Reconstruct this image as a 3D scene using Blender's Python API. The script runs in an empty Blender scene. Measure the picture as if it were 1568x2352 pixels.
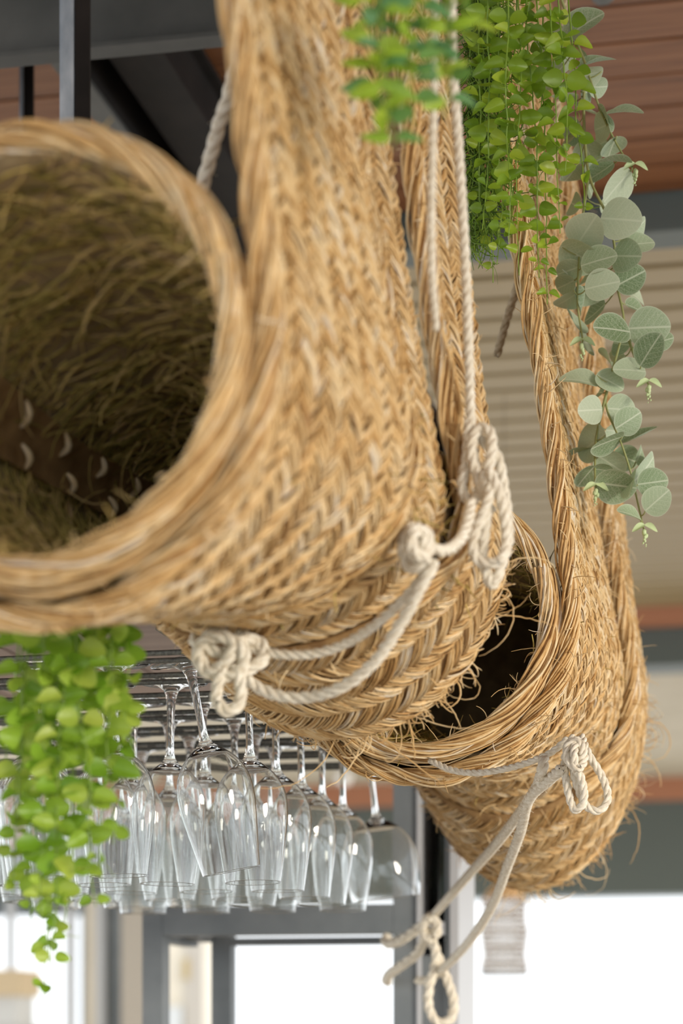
import bpy, bmesh, math, random
import numpy as np
from mathutils import Vector, Matrix, Quaternion

random.seed(7)
rng = np.random.default_rng(7)
scene = bpy.context.scene
COL = scene.collection

# ------------------------------------------------------------------ camera
FPX, CXP, HOR = 5000.0, 784.0, 2400.0        # focal length in px of the 1568x2352 frame, centre column, horizon row
cam_d = bpy.data.cameras.new('camera')
cam = bpy.data.objects.new('camera', cam_d)
COL.objects.link(cam)
cam.location = (0, 0, 0)
cam.rotation_euler = (math.pi / 2, 0, 0)
cam_d.sensor_fit = 'HORIZONTAL'
cam_d.sensor_width = 24.0
cam_d.lens = 24.0 * FPX / 1568.0
cam_d.shift_y = (HOR - 1176.0) / 1568.0
cam_d.clip_start = 0.05
cam_d.dof.use_dof = True
cam_d.dof.focus_distance = 2.22
cam_d.dof.aperture_fstop = 4.6
scene.camera = cam

# ------------------------------------------------------------------ light
world = bpy.data.worlds.new('overcast_sky')
scene.world = world
world.use_nodes = True
bg = world.node_tree.nodes['Background']
bg.inputs['Color'].default_value = (0.93, 0.97, 1.0, 1)
bg.inputs['Strength'].default_value = 1.0
sun_d = bpy.data.lights.new('sun', 'SUN')
sun_d.energy = 1.8
sun_d.angle = math.radians(16)
sun_d.color = (1.0, 0.91, 0.78)
sun = bpy.data.objects.new('sun', sun_d)
COL.objects.link(sun)
sun.rotation_euler = Vector((-0.72, 0.68, -0.13)).to_track_quat('-Z', 'Y').to_euler()

vs = scene.view_settings
scene.display_settings.display_device = 'sRGB'
vs.view_transform = 'Standard'
vs.look = 'None'
vs.exposure = 0.84
vs.gamma = 1.0
vs.use_curve_mapping = False
scene.cycles.use_denoising = True
scene.cycles.max_bounces = 20
scene.cycles.transmission_bounces = 18
scene.cycles.transparent_max_bounces = 16


# ------------------------------------------------------------------ helpers
def P(px, py, d):
    """Point at distance d in front of the camera seen at px, py."""
    return Vector(((px - CXP) / FPX * d, d, (HOR - py) / FPX * d))


TH = math.atan(0.21)                      # the building is turned by this angle
CT, ST = math.cos(TH), math.sin(TH)


def SF(px, py, d):
    p = P(px, py, d)
    return (p.x * CT - p.y * ST, p.x * ST + p.y * CT, p.z)


def SW(a, b, z):
    return Vector((a * CT + b * ST, -a * ST + b * CT, z))


def link(o, parent=None):
    COL.objects.link(o)
    if parent is not None:
        o.parent = parent
    return o


def tag(o, label, cat, group=None):
    o['label'] = label
    o['category'] = cat
    if group:
        o['group'] = group
    return o


def structure(o):
    o['kind'] = 'structure'
    return o


def empty(name, loc=(0, 0, 0), rz=0.0, parent=None):
    o = bpy.data.objects.new(name, None)
    o.empty_display_size = 0.05
    o.location = loc
    o.rotation_euler = (0, 0, rz)
    return link(o, parent)


def raw_mesh(name, V, F, smooth=True, attrs=None, mat=None):
    """V (n,3), F (m,k) arrays with one face size k."""
    V = np.asarray(V, np.float32)
    F = np.asarray(F, np.int32)
    me = bpy.data.meshes.new(name)
    k = F.shape[1]
    me.vertices.add(len(V))
    me.vertices.foreach_set('co', V.ravel())
    me.loops.add(F.size)
    me.loops.foreach_set('vertex_index', F.ravel())
    me.polygons.add(len(F))
    me.polygons.foreach_set('loop_start', np.arange(0, F.size, k, dtype=np.int32))
    me.polygons.foreach_set('loop_total', np.full(len(F), k, np.int32))
    if smooth:
        me.polygons.foreach_set('use_smooth', np.ones(len(F), bool))
    me.update(calc_edges=True)
    me.validate()
    if attrs:
        for an, av in attrs.items():
            at = me.attributes.new(an, 'FLOAT', 'POINT')
            at.data.foreach_set('value', np.asarray(av, np.float32))
    if mat:
        me.materials.append(mat)
    return me


def obj(name, me, parent=None):
    return link(bpy.data.objects.new(name, me), parent)


def tubes(paths, radii, sides=3):
    """paths (N,K,3), radii (N,K) -> verts, quads, and index of tube per vert. Ends are closed to a point by the radii."""
    N, K, _ = paths.shape
    T = np.gradient(paths, axis=1)
    T /= np.linalg.norm(T, axis=2, keepdims=True) + 1e-12
    ref = np.zeros_like(T)
    ax = np.argmin(np.abs(T.mean(axis=1)), axis=1)
    ref[np.arange(N), :, ax] = 1.0
    n1 = np.cross(T, ref)
    n1 /= np.linalg.norm(n1, axis=2, keepdims=True) + 1e-12
    n2 = np.cross(T, n1)
    ang = np.arange(sides) * 2 * np.pi / sides
    ca, sa = np.cos(ang), np.sin(ang)
    V = paths[:, :, None, :] + radii[:, :, None, None] * (n1[:, :, None, :] * ca[None, None, :, None] + n2[:, :, None, :] * sa[None, None, :, None])
    idx = np.arange(N * K * sides).reshape(N, K, sides)
    a = idx[:, :-1, :]
    b = idx[:, 1:, :]
    F = np.stack([a, np.roll(a, -1, axis=2), np.roll(b, -1, axis=2), b], axis=-1).reshape(-1, 4)
    owner = np.repeat(np.arange(N), K * sides)
    return V.reshape(-1, 3), F, owner


def catmull(pts, per=12):
    pts = np.asarray([tuple(p) for p in pts], float)
    p = np.vstack([2 * pts[0] - pts[1], pts, 2 * pts[-1] - pts[-2]])
    out = []
    for i in range(1, len(p) - 2):
        t = np.linspace(0, 1, per, endpoint=False)[:, None]
        p0, p1, p2, p3 = p[i - 1], p[i], p[i + 1], p[i + 2]
        out.append(0.5 * ((2 * p1) + (-p0 + p2) * t + (2 * p0 - 5 * p1 + 4 * p2 - p3) * t ** 2 + (-p0 + 3 * p1 - 3 * p2 + p3) * t ** 3))
    out.append(pts[-1:])
    return np.vstack(out)


def resample(c, ds):
    seg = np.linalg.norm(np.diff(c, axis=0), axis=1)
    s = np.concatenate([[0], np.cumsum(seg)])
    n = max(4, int(s[-1] / ds) + 1)
    t = np.linspace(0, s[-1], n)
    return np.stack([np.interp(t, s, c[:, i]) for i in range(3)], axis=1), t


def frames(c):
    T = np.gradient(c, axis=0)
    T /= np.linalg.norm(T, axis=1, keepdims=True) + 1e-12
    n = np.cross(T[0], [0.3, 0.9, 0.2])
    n /= np.linalg.norm(n)
    N1 = np.zeros_like(c)
    for i in range(len(c)):
        n = n - T[i] * np.dot(n, T[i])
        n /= np.linalg.norm(n) + 1e-12
        N1[i] = n
    return T, N1, np.cross(T, N1)


def merge(parts):
    Vs, Fs, o = [], [], 0
    for V, F in parts:
        Vs.append(V)
        Fs.append(F + o)
        o += len(V)
    return np.vstack(Vs), np.vstack(Fs)


def rope_mesh(name, pts, r, mat, pitch=None, strands=3, per=12):
    c, t = resample(catmull(pts, per), r * 0.42)
    T, A, B = frames(c)
    pitch = pitch or r * 6.5
    taper = np.ones(len(c))
    parts = []
    for k in range(strands):
        a = t / pitch * 2 * np.pi + k * 2 * np.pi / strands
        off = A * np.cos(a)[:, None] + B * np.sin(a)[:, None]
        path = c + off * r * 0.47
        rr = np.full(len(c), r * 0.56) * taper * (1 + rng.normal(0, 0.02, len(c)))
        rr[0] = rr[-1] = r * 0.12
        V, F, _ = tubes(path[None], rr[None], 7)
        parts.append((V, F))
    # fuzz
    nf = int(t[-1] / 0.0035)
    idx = rng.integers(2, len(c) - 2, nf)
    ang = rng.uniform(0, 2 * np.pi, nf)
    o = A[idx] * np.cos(ang)[:, None] + B[idx] * np.sin(ang)[:, None]
    q = np.linspace(0, 1, 4)[None, :, None]
    ln = rng.uniform(0.3, 0.75, nf)[:, None, None] * r
    d2 = (o * 0.7 + T[idx] * rng.uniform(-1, 1, nf)[:, None])[:, None, :]
    paths = c[idx][:, None, :] + o[:, None, :] * r * 0.9 + d2 * q * ln + o[:, None, :] * ln * 0.3 * q ** 2
    V, F, _ = tubes(paths, np.full((nf, 4), r * 0.03), 3)
    parts.append((V, F))
    V, F = merge(parts)
    return raw_mesh(name, V, F, mat=mat)


def box_mesh(name, lo, hi, mat, bevel=0.0):
    bm = bmesh.new()
    bmesh.ops.create_cube(bm, size=1.0)
    for v in bm.verts:
        for i in range(3):
            v.co[i] = lo[i] + (v.co[i] + 0.5) * (hi[i] - lo[i])
    if bevel:
        bmesh.ops.bevel(bm, geom=bm.edges[:], offset=bevel, segments=2, affect='EDGES', profile=0.7)
    me = bpy.data.meshes.new(name)
    bm.to_mesh(me)
    bm.free()
    me.materials.append(mat)
    return me


def sbox(name, a0, a1, b0, b1, z0, z1, mat, parent=None, bevel=0.0, pivot=None):
    """Box in the building's frame, origin at its centre unless it hangs under a parent in that frame."""
    c = ((a0 + a1) / 2, (b0 + b1) / 2, (z0 + z1) / 2)
    me = box_mesh(name, (a0 - c[0], b0 - c[1], z0 - c[2]), (a1 - c[0], b1 - c[1], z1 - c[2]), mat, bevel)
    o = bpy.data.objects.new(name, me)
    if parent is None:
        o.location = SW(*c)
        o.rotation_euler = (0, 0, -TH)
    else:
        o.location = c
    return link(o, parent)


def lathe(name, prof, segs, mats, smooth=True, flip=False):
    prof = np.asarray(prof, float)
    n = len(prof)
    a = np.arange(segs) * 2 * np.pi / segs
    V = np.stack([prof[:, 0][:, None] * np.cos(a), prof[:, 0][:, None] * np.sin(a), np.repeat(prof[:, 1][:, None], segs, 1)], -1)
    idx = np.arange(n * segs).reshape(n, segs)
    p, q = idx[:-1], idx[1:]
    F = np.stack([p, np.roll(p, -1, 1), np.roll(q, -1, 1), q], -1).reshape(-1, 4)
    if flip:
        F = F[:, ::-1].copy()
    return raw_mesh(name, V.reshape(-1, 3), F, smooth, mat=mats)


# ------------------------------------------------------------------ materials
def mat(name, color=(0.5, 0.5, 0.5), rough=0.6, metal=0.0, spec=0.5):
    m = bpy.data.materials.new(name)
    m.use_nodes = True
    b = m.node_tree.nodes['Principled BSDF']
    b.inputs['Base Color'].default_value = (*color, 1)
    b.inputs['Roughness'].default_value = rough
    b.inputs['Metallic'].default_value = metal
    b.inputs['Specular IOR Level'].default_value = spec
    return m


def N(m, kind, **kw):
    n = m.node_tree.nodes.new(kind)
    for k, v in kw.items():
        setattr(n, k, v)
    return n


def L(m, a, b):
    m.node_tree.links.new(a, b)


def ramp(m, stops):
    r = N(m, 'ShaderNodeValToRGB')
    e = r.color_ramp.elements
    while len(e) < len(stops):
        e.new(0.5)
    for el, (p, c) in zip(e, stops):
        el.position = p
        el.color = (*c, 1)
    return r


def noise_colour(m, stops, scale, stretch=(1, 1, 1), detail=4, bump=0.0, coord='Object', dist=0.0, rand=False):
    b = m.node_tree.nodes['Principled BSDF']
    tc = N(m, 'ShaderNodeTexCoord')
    mp = N(m, 'ShaderNodeMapping')
    mp.inputs['Scale'].default_value = stretch
    L(m, tc.outputs[coord], mp.inputs['Vector'])
    if rand:
        oi = N(m, 'ShaderNodeObjectInfo')
        mul = N(m, 'ShaderNodeMath', operation='MULTIPLY')
        mul.inputs[1].default_value = 37.0
        L(m, oi.outputs['Random'], mul.inputs[0])
        cb = N(m, 'ShaderNodeCombineXYZ')
        for i in range(3):
            L(m, mul.outputs[0], cb.inputs[i])
        L(m, cb.outputs[0], mp.inputs['Location'])
    n = N(m, 'ShaderNodeTexNoise')
    n.inputs['Scale'].default_value = scale
    n.inputs['Detail'].default_value = detail
    n.inputs['Distortion'].default_value = dist
    L(m, mp.outputs[0], n.inputs['Vector'])
    r = ramp(m, stops)
    L(m, n.outputs['Fac'], r.inputs['Fac'])
    L(m, r.outputs['Color'], b.inputs['Base Color'])
    if bump:
        bp = N(m, 'ShaderNodeBump')
        bp.inputs['Strength'].default_value = bump
        bp.inputs['Distance'].default_value = 0.002
        L(m, n.outputs['Fac'], bp.inputs['Height'])
        L(m, bp.outputs['Normal'], b.inputs['Normal'])
    return m


def tint_mat(name, stops, rough=0.55, nscale=90):
    m = mat(name, rough=rough, spec=0.35)
    b = m.node_tree.nodes['Principled BSDF']
    at = N(m, 'ShaderNodeAttribute', attribute_name='tint')
    tc = N(m, 'ShaderNodeTexCoord')
    n = N(m, 'ShaderNodeTexNoise')
    n.inputs['Scale'].default_value = nscale
    n.inputs['Detail'].default_value = 3
    L(m, tc.outputs['Object'], n.inputs['Vector'])
    mx = N(m, 'ShaderNodeMath', operation='MULTIPLY_ADD')
    mx.inputs[1].default_value = 0.5
    L(m, n.outputs['Fac'], mx.inputs[0])
    ad = N(m, 'ShaderNodeMath', operation='MULTIPLY_ADD')
    ad.inputs[1].default_value = 0.75
    ad.inputs[2].default_value = -0.12
    L(m, at.outputs['Fac'], ad.inputs[0])
    L(m, ad.outputs[0], mx.inputs[2])
    r = ramp(m, stops)
    L(m, mx.outputs[0], r.inputs['Fac'])
    L(m, r.outputs['Color'], b.inputs['Base Color'])
    return m


def leaf_mat(name, stops, trans=(0.35, 0.6, 0.05), rough=0.4, fac=0.3):
    m = mat(name, rough=rough)
    nt = m.node_tree
    b = nt.nodes['Principled BSDF']
    oi = N(m, 'ShaderNodeObjectInfo')
    r = ramp(m, stops)
    L(m, oi.outputs['Random'], r.inputs['Fac'])
    tc = N(m, 'ShaderNodeTexCoord')
    n = N(m, 'ShaderNodeTexNoise')
    n.inputs['Scale'].default_value = 60
    L(m, tc.outputs['Object'], n.inputs['Vector'])
    mx = N(m, 'ShaderNodeMix', data_type='RGBA', blend_type='MULTIPLY')
    mx.inputs['Factor'].default_value = 0.35
    L(m, r.outputs['Color'], mx.inputs['A'])
    r2 = ramp(m, [(0.3, (0.6, 0.7, 0.5)), (0.7, (1, 1, 1))])
    L(m, n.outputs['Fac'], r2.inputs['Fac'])
    L(m, r2.outputs['Color'], mx.inputs['B'])
    L(m, mx.outputs['Result'], b.inputs['Base Color'])
    tr = N(m, 'ShaderNodeBsdfTranslucent')
    tr.inputs['Color'].default_value = (*trans, 1)
    ms = N(m, 'ShaderNodeMixShader')
    ms.inputs['Fac'].default_value = fac
    L(m, b.outputs[0], ms.inputs[1])
    L(m, tr.outputs[0], ms.inputs[2])
    L(m, ms.outputs[0], nt.nodes['Material Output'].inputs['Surface'])
    return m


M = {}
STRAW = [(0.05, (0.30, 0.15, 0.05)), (0.3, (0.56, 0.33, 0.12)), (0.55, (0.74, 0.51, 0.24)), (0.75, (0.82, 0.64, 0.38)), (0.95, (0.82, 0.73, 0.60))]
M['straw'] = tint_mat('straw_fibre', STRAW)
M['straw_base'] = noise_colour(mat('straw_backing', rough=0.8), [(0.3, (0.20, 0.105, 0.035)), (0.7, (0.40, 0.24, 0.095))], 60, detail=5, bump=0.6)
M['lining'] = noise_colour(mat('basket_lining', rough=0.9), [(0.3, (0.26, 0.19, 0.10)), (0.7, (0.46, 0.34, 0.18))], 45, detail=6, bump=0.5)
M['olive'] = tint_mat('olive_grass', [(0.1, (0.20, 0.16, 0.035)), (0.4, (0.45, 0.35, 0.09)), (0.65, (0.66, 0.47, 0.16)), (0.9, (0.80, 0.58, 0.27))], rough=0.7)
M['rope'] = noise_colour(mat('cotton_rope', rough=0.85, spec=0.2), [(0.3, (0.66, 0.58, 0.45)), (0.7, (0.85, 0.80, 0.69))], 220, detail=4, bump=0.35)
M['rope_shaded'] = noise_colour(mat('shaded_cotton_rope', rough=0.9, spec=0.2), [(0.3, (0.40, 0.31, 0.19)), (0.7, (0.62, 0.52, 0.36))], 220, detail=4, bump=0.35)  # cotton rope again, with the shade behind the baskets put into its colour
M['leaf'] = leaf_mat('vine_leaf', [(0.0, (0.11, 0.19, 0.012)), (0.5, (0.24, 0.35, 0.022)), (1.0, (0.40, 0.47, 0.04))])
M['leaf_fresh'] = leaf_mat('fresh_leaf', [(0.0, (0.15, 0.29, 0.02)), (0.5, (0.32, 0.47, 0.05)), (1.0, (0.50, 0.57, 0.10))], fac=0.35)
M['leaf_blue'] = leaf_mat('blue_green_leaf', [(0.0, (0.07, 0.22, 0.10)), (0.35, (0.13, 0.32, 0.13)), (0.5, (0.36, 0.52, 0.04)), (1.0, (0.48, 0.62, 0.07))], fac=0.3)
M['stem'] = mat('vine_stem', (0.19, 0.30, 0.03), 0.5)
M['moss'] = tint_mat('green_threads', [(0.1, (0.03, 0.06, 0.005)), (0.5, (0.13, 0.24, 0.015)), (0.9, (0.32, 0.42, 0.05))], rough=0.6)
M['twig'] = mat('eucalyptus_twig', (0.30, 0.32, 0.12), 0.6)
M['bud'] = mat('eucalyptus_bud', (0.55, 0.66, 0.36), 0.6)


def plank_mat(name, c0, c1, c2, rough=0.45):
    m = mat(name, rough=rough, spec=0.2)
    return noise_colour(m, [(0.28, c0), (0.5, c1), (0.75, c2)], 2.2, (1.2, 26, 26), 7, 0.08, 'Object', 0.6, True)


M['ceil_wood'] = plank_mat('ceiling_wood', (0.14, 0.052, 0.020), (0.24, 0.098, 0.040), (0.33, 0.145, 0.065))
M['canopy_wood'] = plank_mat('canopy_wood', (0.22, 0.145, 0.115), (0.30, 0.205, 0.165), (0.38, 0.27, 0.215))
M['groove'] = mat('dark_groove', (0.035, 0.02, 0.014), 0.8)
M['slat'] = noise_colour(mat('beige_slat', rough=0.5), [(0.3, (0.36, 0.275, 0.145)), (0.7, (0.40, 0.31, 0.17))], 3)
M['slat_gap'] = mat('slat_gap', (0.25, 0.185, 0.10), 0.8)
M['steel'] = noise_colour(mat('dark_steel', rough=0.5, spec=0.3), [(0.3, (0.085, 0.088, 0.083)), (0.7, (0.12, 0.122, 0.115))], 14, bump=0.05)
M['steel_brown'] = noise_colour(mat('brown_black_steel', rough=0.7, spec=0.15), [(0.3, (0.014, 0.012, 0.011)), (0.7, (0.026, 0.021, 0.019))], 14)
M['galv'] = noise_colour(mat('galvanised_steel', rough=0.45, metal=0.2), [(0.35, (0.26, 0.31, 0.37)), (0.65, (0.50, 0.55, 0.61))], 40, (1, 1, 0.4), 5)
M['green_steel'] = mat('green_grey_steel', (0.105, 0.125, 0.115), 0.5)
M['grey_frame'] = noise_colour(mat('slate_grey_frame', rough=0.45), [(0.3, (0.145, 0.165, 0.178)), (0.7, (0.19, 0.21, 0.222))], 18)
M['light_frame'] = mat('light_grey_frame', (0.46, 0.47, 0.49), 0.4)
M['rack'] = noise_colour(mat('cast_iron_rack', rough=0.5, metal=0.2), [(0.35, (0.09, 0.095, 0.085)), (0.65, (0.17, 0.175, 0.155))], 260, detail=2, bump=0.25)
M['terracotta'] = mat('terracotta', (0.46, 0.20, 0.11), 0.7)
M['beige'] = noise_colour(mat('beige_board', rough=0.7), [(0.3, (0.55, 0.49, 0.38)), (0.7, (0.62, 0.56, 0.45))], 3)
M['plaster'] = noise_colour(mat('cream_plaster', rough=0.85), [(0.3, (0.60, 0.54, 0.44)), (0.7, (0.68, 0.62, 0.52))], 4)
M['taupe'] = mat('taupe_plaster', (0.44, 0.40, 0.35), 0.8)
M['grey_wall'] = mat('pale_grey_wall', (0.55, 0.56, 0.56), 0.8)
M['white_wall'] = mat('white_wall', (0.8, 0.8, 0.79), 0.7)
M['tan'] = mat('tan_stone', (0.55, 0.44, 0.29), 0.8)
M['ochre'] = mat('ochre_shutter', (0.42, 0.32, 0.16), 0.7)
M['floor'] = noise_colour(mat('pale_floor', rough=0.6), [(0.3, (0.70, 0.64, 0.55)), (0.7, (0.78, 0.72, 0.63))], 4)
M['lamp_wood'] = mat('lamp_wood', (0.55, 0.34, 0.16), 0.5)
M['dark'] = mat('dark_panel', (0.035, 0.037, 0.038), 0.5)


def glass_mat(name, color=(1, 1, 1), ior=1.47, rough=0.0):
    m = mat(name, color, rough)
    b = m.node_tree.nodes['Principled BSDF']
    b.inputs['Transmission Weight'].default_value = 1.0
    b.inputs['IOR'].default_value = ior
    return m


M['glass'] = glass_mat('clear_glass', (0.985, 0.995, 0.99))
M['bottle'] = glass_mat('bottle_glass', (0.72, 0.80, 0.74))
M['bead'] = glass_mat('pale_bead', (0.93, 0.90, 0.88), 1.5)
M['shade'] = leaf_mat('lamp_shade_gauze', [(0.0, (0.62, 0.58, 0.56)), (1.0, (0.62, 0.58, 0.56))], (0.75, 0.70, 0.68), 0.7, 0.6)
M['globe'] = mat('white_globe', (0.85, 0.82, 0.78), 0.3)


def euc_mat():
    m = mat('eucalyptus_leaf', rough=0.55)
    nt = m.node_tree
    b = nt.nodes['Principled BSDF']
    tc = N(m, 'ShaderNodeTexCoord')
    oi = N(m, 'ShaderNodeObjectInfo')
    base = ramp(m, [(0.0, (0.13, 0.21, 0.09)), (0.25, (0.28, 0.38, 0.22)), (0.7, (0.44, 0.53, 0.36)), (1.0, (0.56, 0.63, 0.47))])
    L(m, oi.outputs['Random'], base.inputs['Fac'])
    sx = N(m, 'ShaderNodeSeparateXYZ')
    L(m, tc.outputs['Object'], sx.inputs[0])
    ab = N(m, 'ShaderNodeMath', operation='ABSOLUTE')
    L(m, sx.outputs['X'], ab.inputs[0])
    # fine net of veins
    vo = N(m, 'ShaderNodeTexVoronoi', feature='DISTANCE_TO_EDGE')
    vo.inputs['Scale'].default_value = 17
    L(m, tc.outputs['Object'], vo.inputs['Vector'])
    net = N(m, 'ShaderNodeMapRange')
    net.inputs['From Min'].default_value = 0.02
    net.inputs['From Max'].default_value = 0.09
    net.inputs['To Min'].default_value = 1
    net.inputs['To Max'].default_value = 0
    L(m, vo.outputs['Distance'], net.inputs['Value'])
    # side veins: sin(k*(y - 0.9|x|))
    k1 = N(m, 'ShaderNodeMath', operation='MULTIPLY_ADD')
    k1.inputs[1].default_value = -0.8
    L(m, ab.outputs[0], k1.inputs[0])
    L(m, sx.outputs['Y'], k1.inputs[2])
    k2 = N(m, 'ShaderNodeMath', operation='MULTIPLY')
    k2.inputs[1].default_value = 38
    L(m, k1.outputs[0], k2.inputs[0])
    sn = N(m, 'ShaderNodeMath', operation='SINE')
    L(m, k2.outputs[0], sn.inputs[0])
    sv = N(m, 'ShaderNodeMapRange')
    sv.inputs['From Min'].default_value = 0.86
    sv.inputs['From Max'].default_value = 1.0
    L(m, sn.outputs[0], sv.inputs['Value'])
    mid = N(m, 'ShaderNodeMapRange')
    mid.inputs['From Min'].default_value = 0.012
    mid.inputs['From Max'].default_value = 0.035
    mid.inputs['To Min'].default_value = 1
    mid.inputs['To Max'].default_value = 0
    L(m, ab.outputs[0], mid.inputs['Value'])
    at = N(m, 'ShaderNodeAttribute', attribute_name='edge')
    m1 = N(m, 'ShaderNodeMath', operation='MAXIMUM')
    L(m, net.outputs[0], m1.inputs[0])
    L(m, sv.outputs[0], m1.inputs[1])
    m1b = N(m, 'ShaderNodeMath', operation='MULTIPLY')
    m1b.inputs[1].default_value = 0.5
    L(m, m1.outputs[0], m1b.inputs[0])
    m2 = N(m, 'ShaderNodeMath', operation='MAXIMUM')
    L(m, mid.outputs[0], m2.inputs[0])
    L(m, at.outputs['Fac'], m2.inputs[1])
    m3 = N(m, 'ShaderNodeMath', operation='MAXIMUM')
    L(m, m1b.outputs[0], m3.inputs[0])
    L(m, m2.outputs[0], m3.inputs[1])
    m4 = N(m, 'ShaderNodeMath', operation='MULTIPLY')
    m4.inputs[1].default_value = 0.8
    L(m, m3.outputs[0], m4.inputs[0])
    mx = N(m, 'ShaderNodeMix', data_type='RGBA')
    L(m, m4.outputs[0], mx.inputs['Factor'])
    L(m, base.outputs['Color'], mx.inputs['A'])
    mx.inputs['B'].default_value = (0.72, 0.77, 0.62, 1)
    L(m, mx.outputs['Result'], b.inputs['Base Color'])
    tr = N(m, 'ShaderNodeBsdfTranslucent')
    tr.inputs['Color'].default_value = (0.35, 0.5, 0.3, 1)
    ms = N(m, 'ShaderNodeMixShader')
    ms.inputs['Fac'].default_value = 0.2
    L(m, b.outputs[0], ms.inputs[1])
    L(m, tr.outputs[0], ms.inputs[2])
    L(m, ms.outputs[0], nt.nodes['Material Output'].inputs['Surface'])
    return m


M['euc'] = euc_mat()

# ------------------------------------------------------------------ the setting
ZC = 1.60
floor = structure(sbox('floor', -6, 6, -3, 14, -1.45, -1.35, M['floor']))

ceiling = structure(sbox('ceiling', -4.5, 5.0, -2.0, 4.12, ZC + 0.012, ZC + 0.06, M['groove']))
pm = None
b = 4.11
k = 0
while b > -1.9:
    w = 0.125
    if pm is None:
        pm = box_mesh('plank', (-4.7, -w / 2 + 0.003, -0.008), (4.7, w / 2 - 0.003, 0.008), M['ceil_wood'], 0.003)
    o = obj('plank', pm, ceiling)
    o.location = (0, b - w / 2 - 1.06, -0.032 + 0.0005 * (k % 2))
    b -= w
    k += 1

# slatted beige ceiling of the next bay
ceil2 = structure(sbox('ceiling_far', -4.5, 5.0, 4.2, 8.05, ZC + 0.02, ZC + 0.06, M['slat_gap']))
sm = box_mesh('slat', (-4.7, -0.052, -0.010), (4.7, 0.052, 0.010), M['slat'], 0.004)
b = 4.24
while b < 8.0:
    o = obj('slat', sm, ceil2)
    o.location = (0, b + 0.065 - 6.125, -0.034)
    b += 0.13
structure(sbox('trim_1', -4.5, 5.0, 4.115, 4.21, ZC - 0.075, ZC + 0.03, M['green_steel'], bevel=0.004))
structure(sbox('trim_2', -4.5, 5.0, 8.0, 8.08, ZC - 0.065, ZC + 0.06, M['terracotta']))
structure(sbox('trim_3', -4.5, 5.0, 8.09, 8.3, ZC - 0.20, ZC + 0.06, M['green_steel']))
structure(sbox('ceiling_porch', -5.5, 6.0, 8.3, 12.3, ZC - 0.10, ZC - 0.05, M['beige']))
structure(sbox('trim_4', -6, 7, 12.3, 12.45, 1.37, 1.5, M['terracotta']))
structure(sbox('trim_5', -6, 7, 12.32, 12.6, 0.845, 1.372, M['green_steel']))

# window front on the viewer's side: sill wall, header and mullions
wall_back = structure(sbox('wall_back', -4.5, 5.0, -2.15, -2.0, -1.35, -0.55, M['white_wall']))
structure(sbox('trim_6', -4.5, 5.0, -2.15, -2.0, 1.45, ZC + 0.05, M['white_wall']))
win2 = structure(sbox('window_2', -4.5, 5.0, -2.10, -2.05, -0.55, -0.49, M['grey_frame']))
for q in range(11):
    a = -4.45 + q * 0.94
    o = sbox('mullion', a, a + 0.07, -2.11, -2.04, -0.49, 1.45, M['grey_frame'])
    o.parent = win2
    o.matrix_parent_inverse = win2.matrix_basis.inverted()
o = sbox('transom', -4.5, 5.0, -2.10, -2.06, 0.72, 0.77, M['grey_frame'])
o.parent = win2
o.matrix_parent_inverse = win2.matrix_basis.inverted()

# window frames far left (posts of the far glass doors)
win = structure(sbox('window_1', SF(-300, 2200, 12.4)[0], SF(345, 2200, 12.4)[0], 12.42, 12.55, 0.78, 0.84, M['grey_frame']))
wc = (win.location.copy())


def post(name, x0, x1, d, z0, z1, m, parent=None, depth=0.06):
    a0, b0, _ = SF(x0, HOR, d)
    a1, _, _ = SF(x1, HOR, d)
    o = sbox(name, a0, a1, b0, b0 + depth, z0, z1, m)
    if parent is not None:
        mw = o.matrix_basis.copy()
        o.parent = parent
        o.matrix_parent_inverse = parent.matrix_basis.inverted()
    return o


for (x0, x1, m) in ((14, 28, 'light_frame'), (150, 168, 'light_frame'), (186, 197, 'grey_frame'), (197, 216, 'plaster'), (216, 242, 'light_frame'), (240, 254, 'steel'), (254, 282, 'grey_frame')):
    post('mullion', x0, x1, 12.0, -1.3, 0.86, M[m], win)
structure(post('wall_far', 278, 345, 11.9, -1.35, 0.86, M['taupe'], None, 0.2))

# parapet with tan capping, lower left
structure(post('wall_left', -250, 140, 11.0, -1.35, 0.10, M['grey_wall'], None, 0.15))
cap = post('capstone', -250, 68, 10.8, 0.24, 0.37, M['tan'], None, 0.3)
tag(cap, 'tan stone capping of the pale parapet at the lower left', 'stone')
blk = post('parapet_block', -240, 60, 10.85, 0.10, 0.24, M['grey_wall'], None, 0.25)
tag(blk, 'pale grey block under the tan capping at the lower left', 'block')

# far house seen through the bar frame
hx = SF(372, HOR, 16)
house = empty('far_house', SW(hx[0], hx[1], -1.35), -TH)
tag(house, 'cream plastered house seen through the left opening of the bar frame', 'house')
hb = obj('wall', box_mesh('wall', (-0.2, 0, 0), (0.30, 0.4, 2.22), M['plaster']), house)
obj('roof', box_mesh('roof', (-0.24, -0.04, 2.22), (0.34, 0.44, 2.27), M['terracotta']), house)
obj('wall_panel', box_mesh('wall_panel', (0.19, -0.03, 0.0), (0.32, 0.0, 2.22), M['taupe']), house)
wnd = obj('window', box_mesh('window', (0.17, -0.04, 1.83), (0.22, -0.02, 1.98), M['ochre']), house)
obj('shutter_recess', box_mesh('shutter_recess', (0.04, -0.03, 1.2), (0.16, -0.005, 1.63), M['grey_wall']), house)

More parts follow.
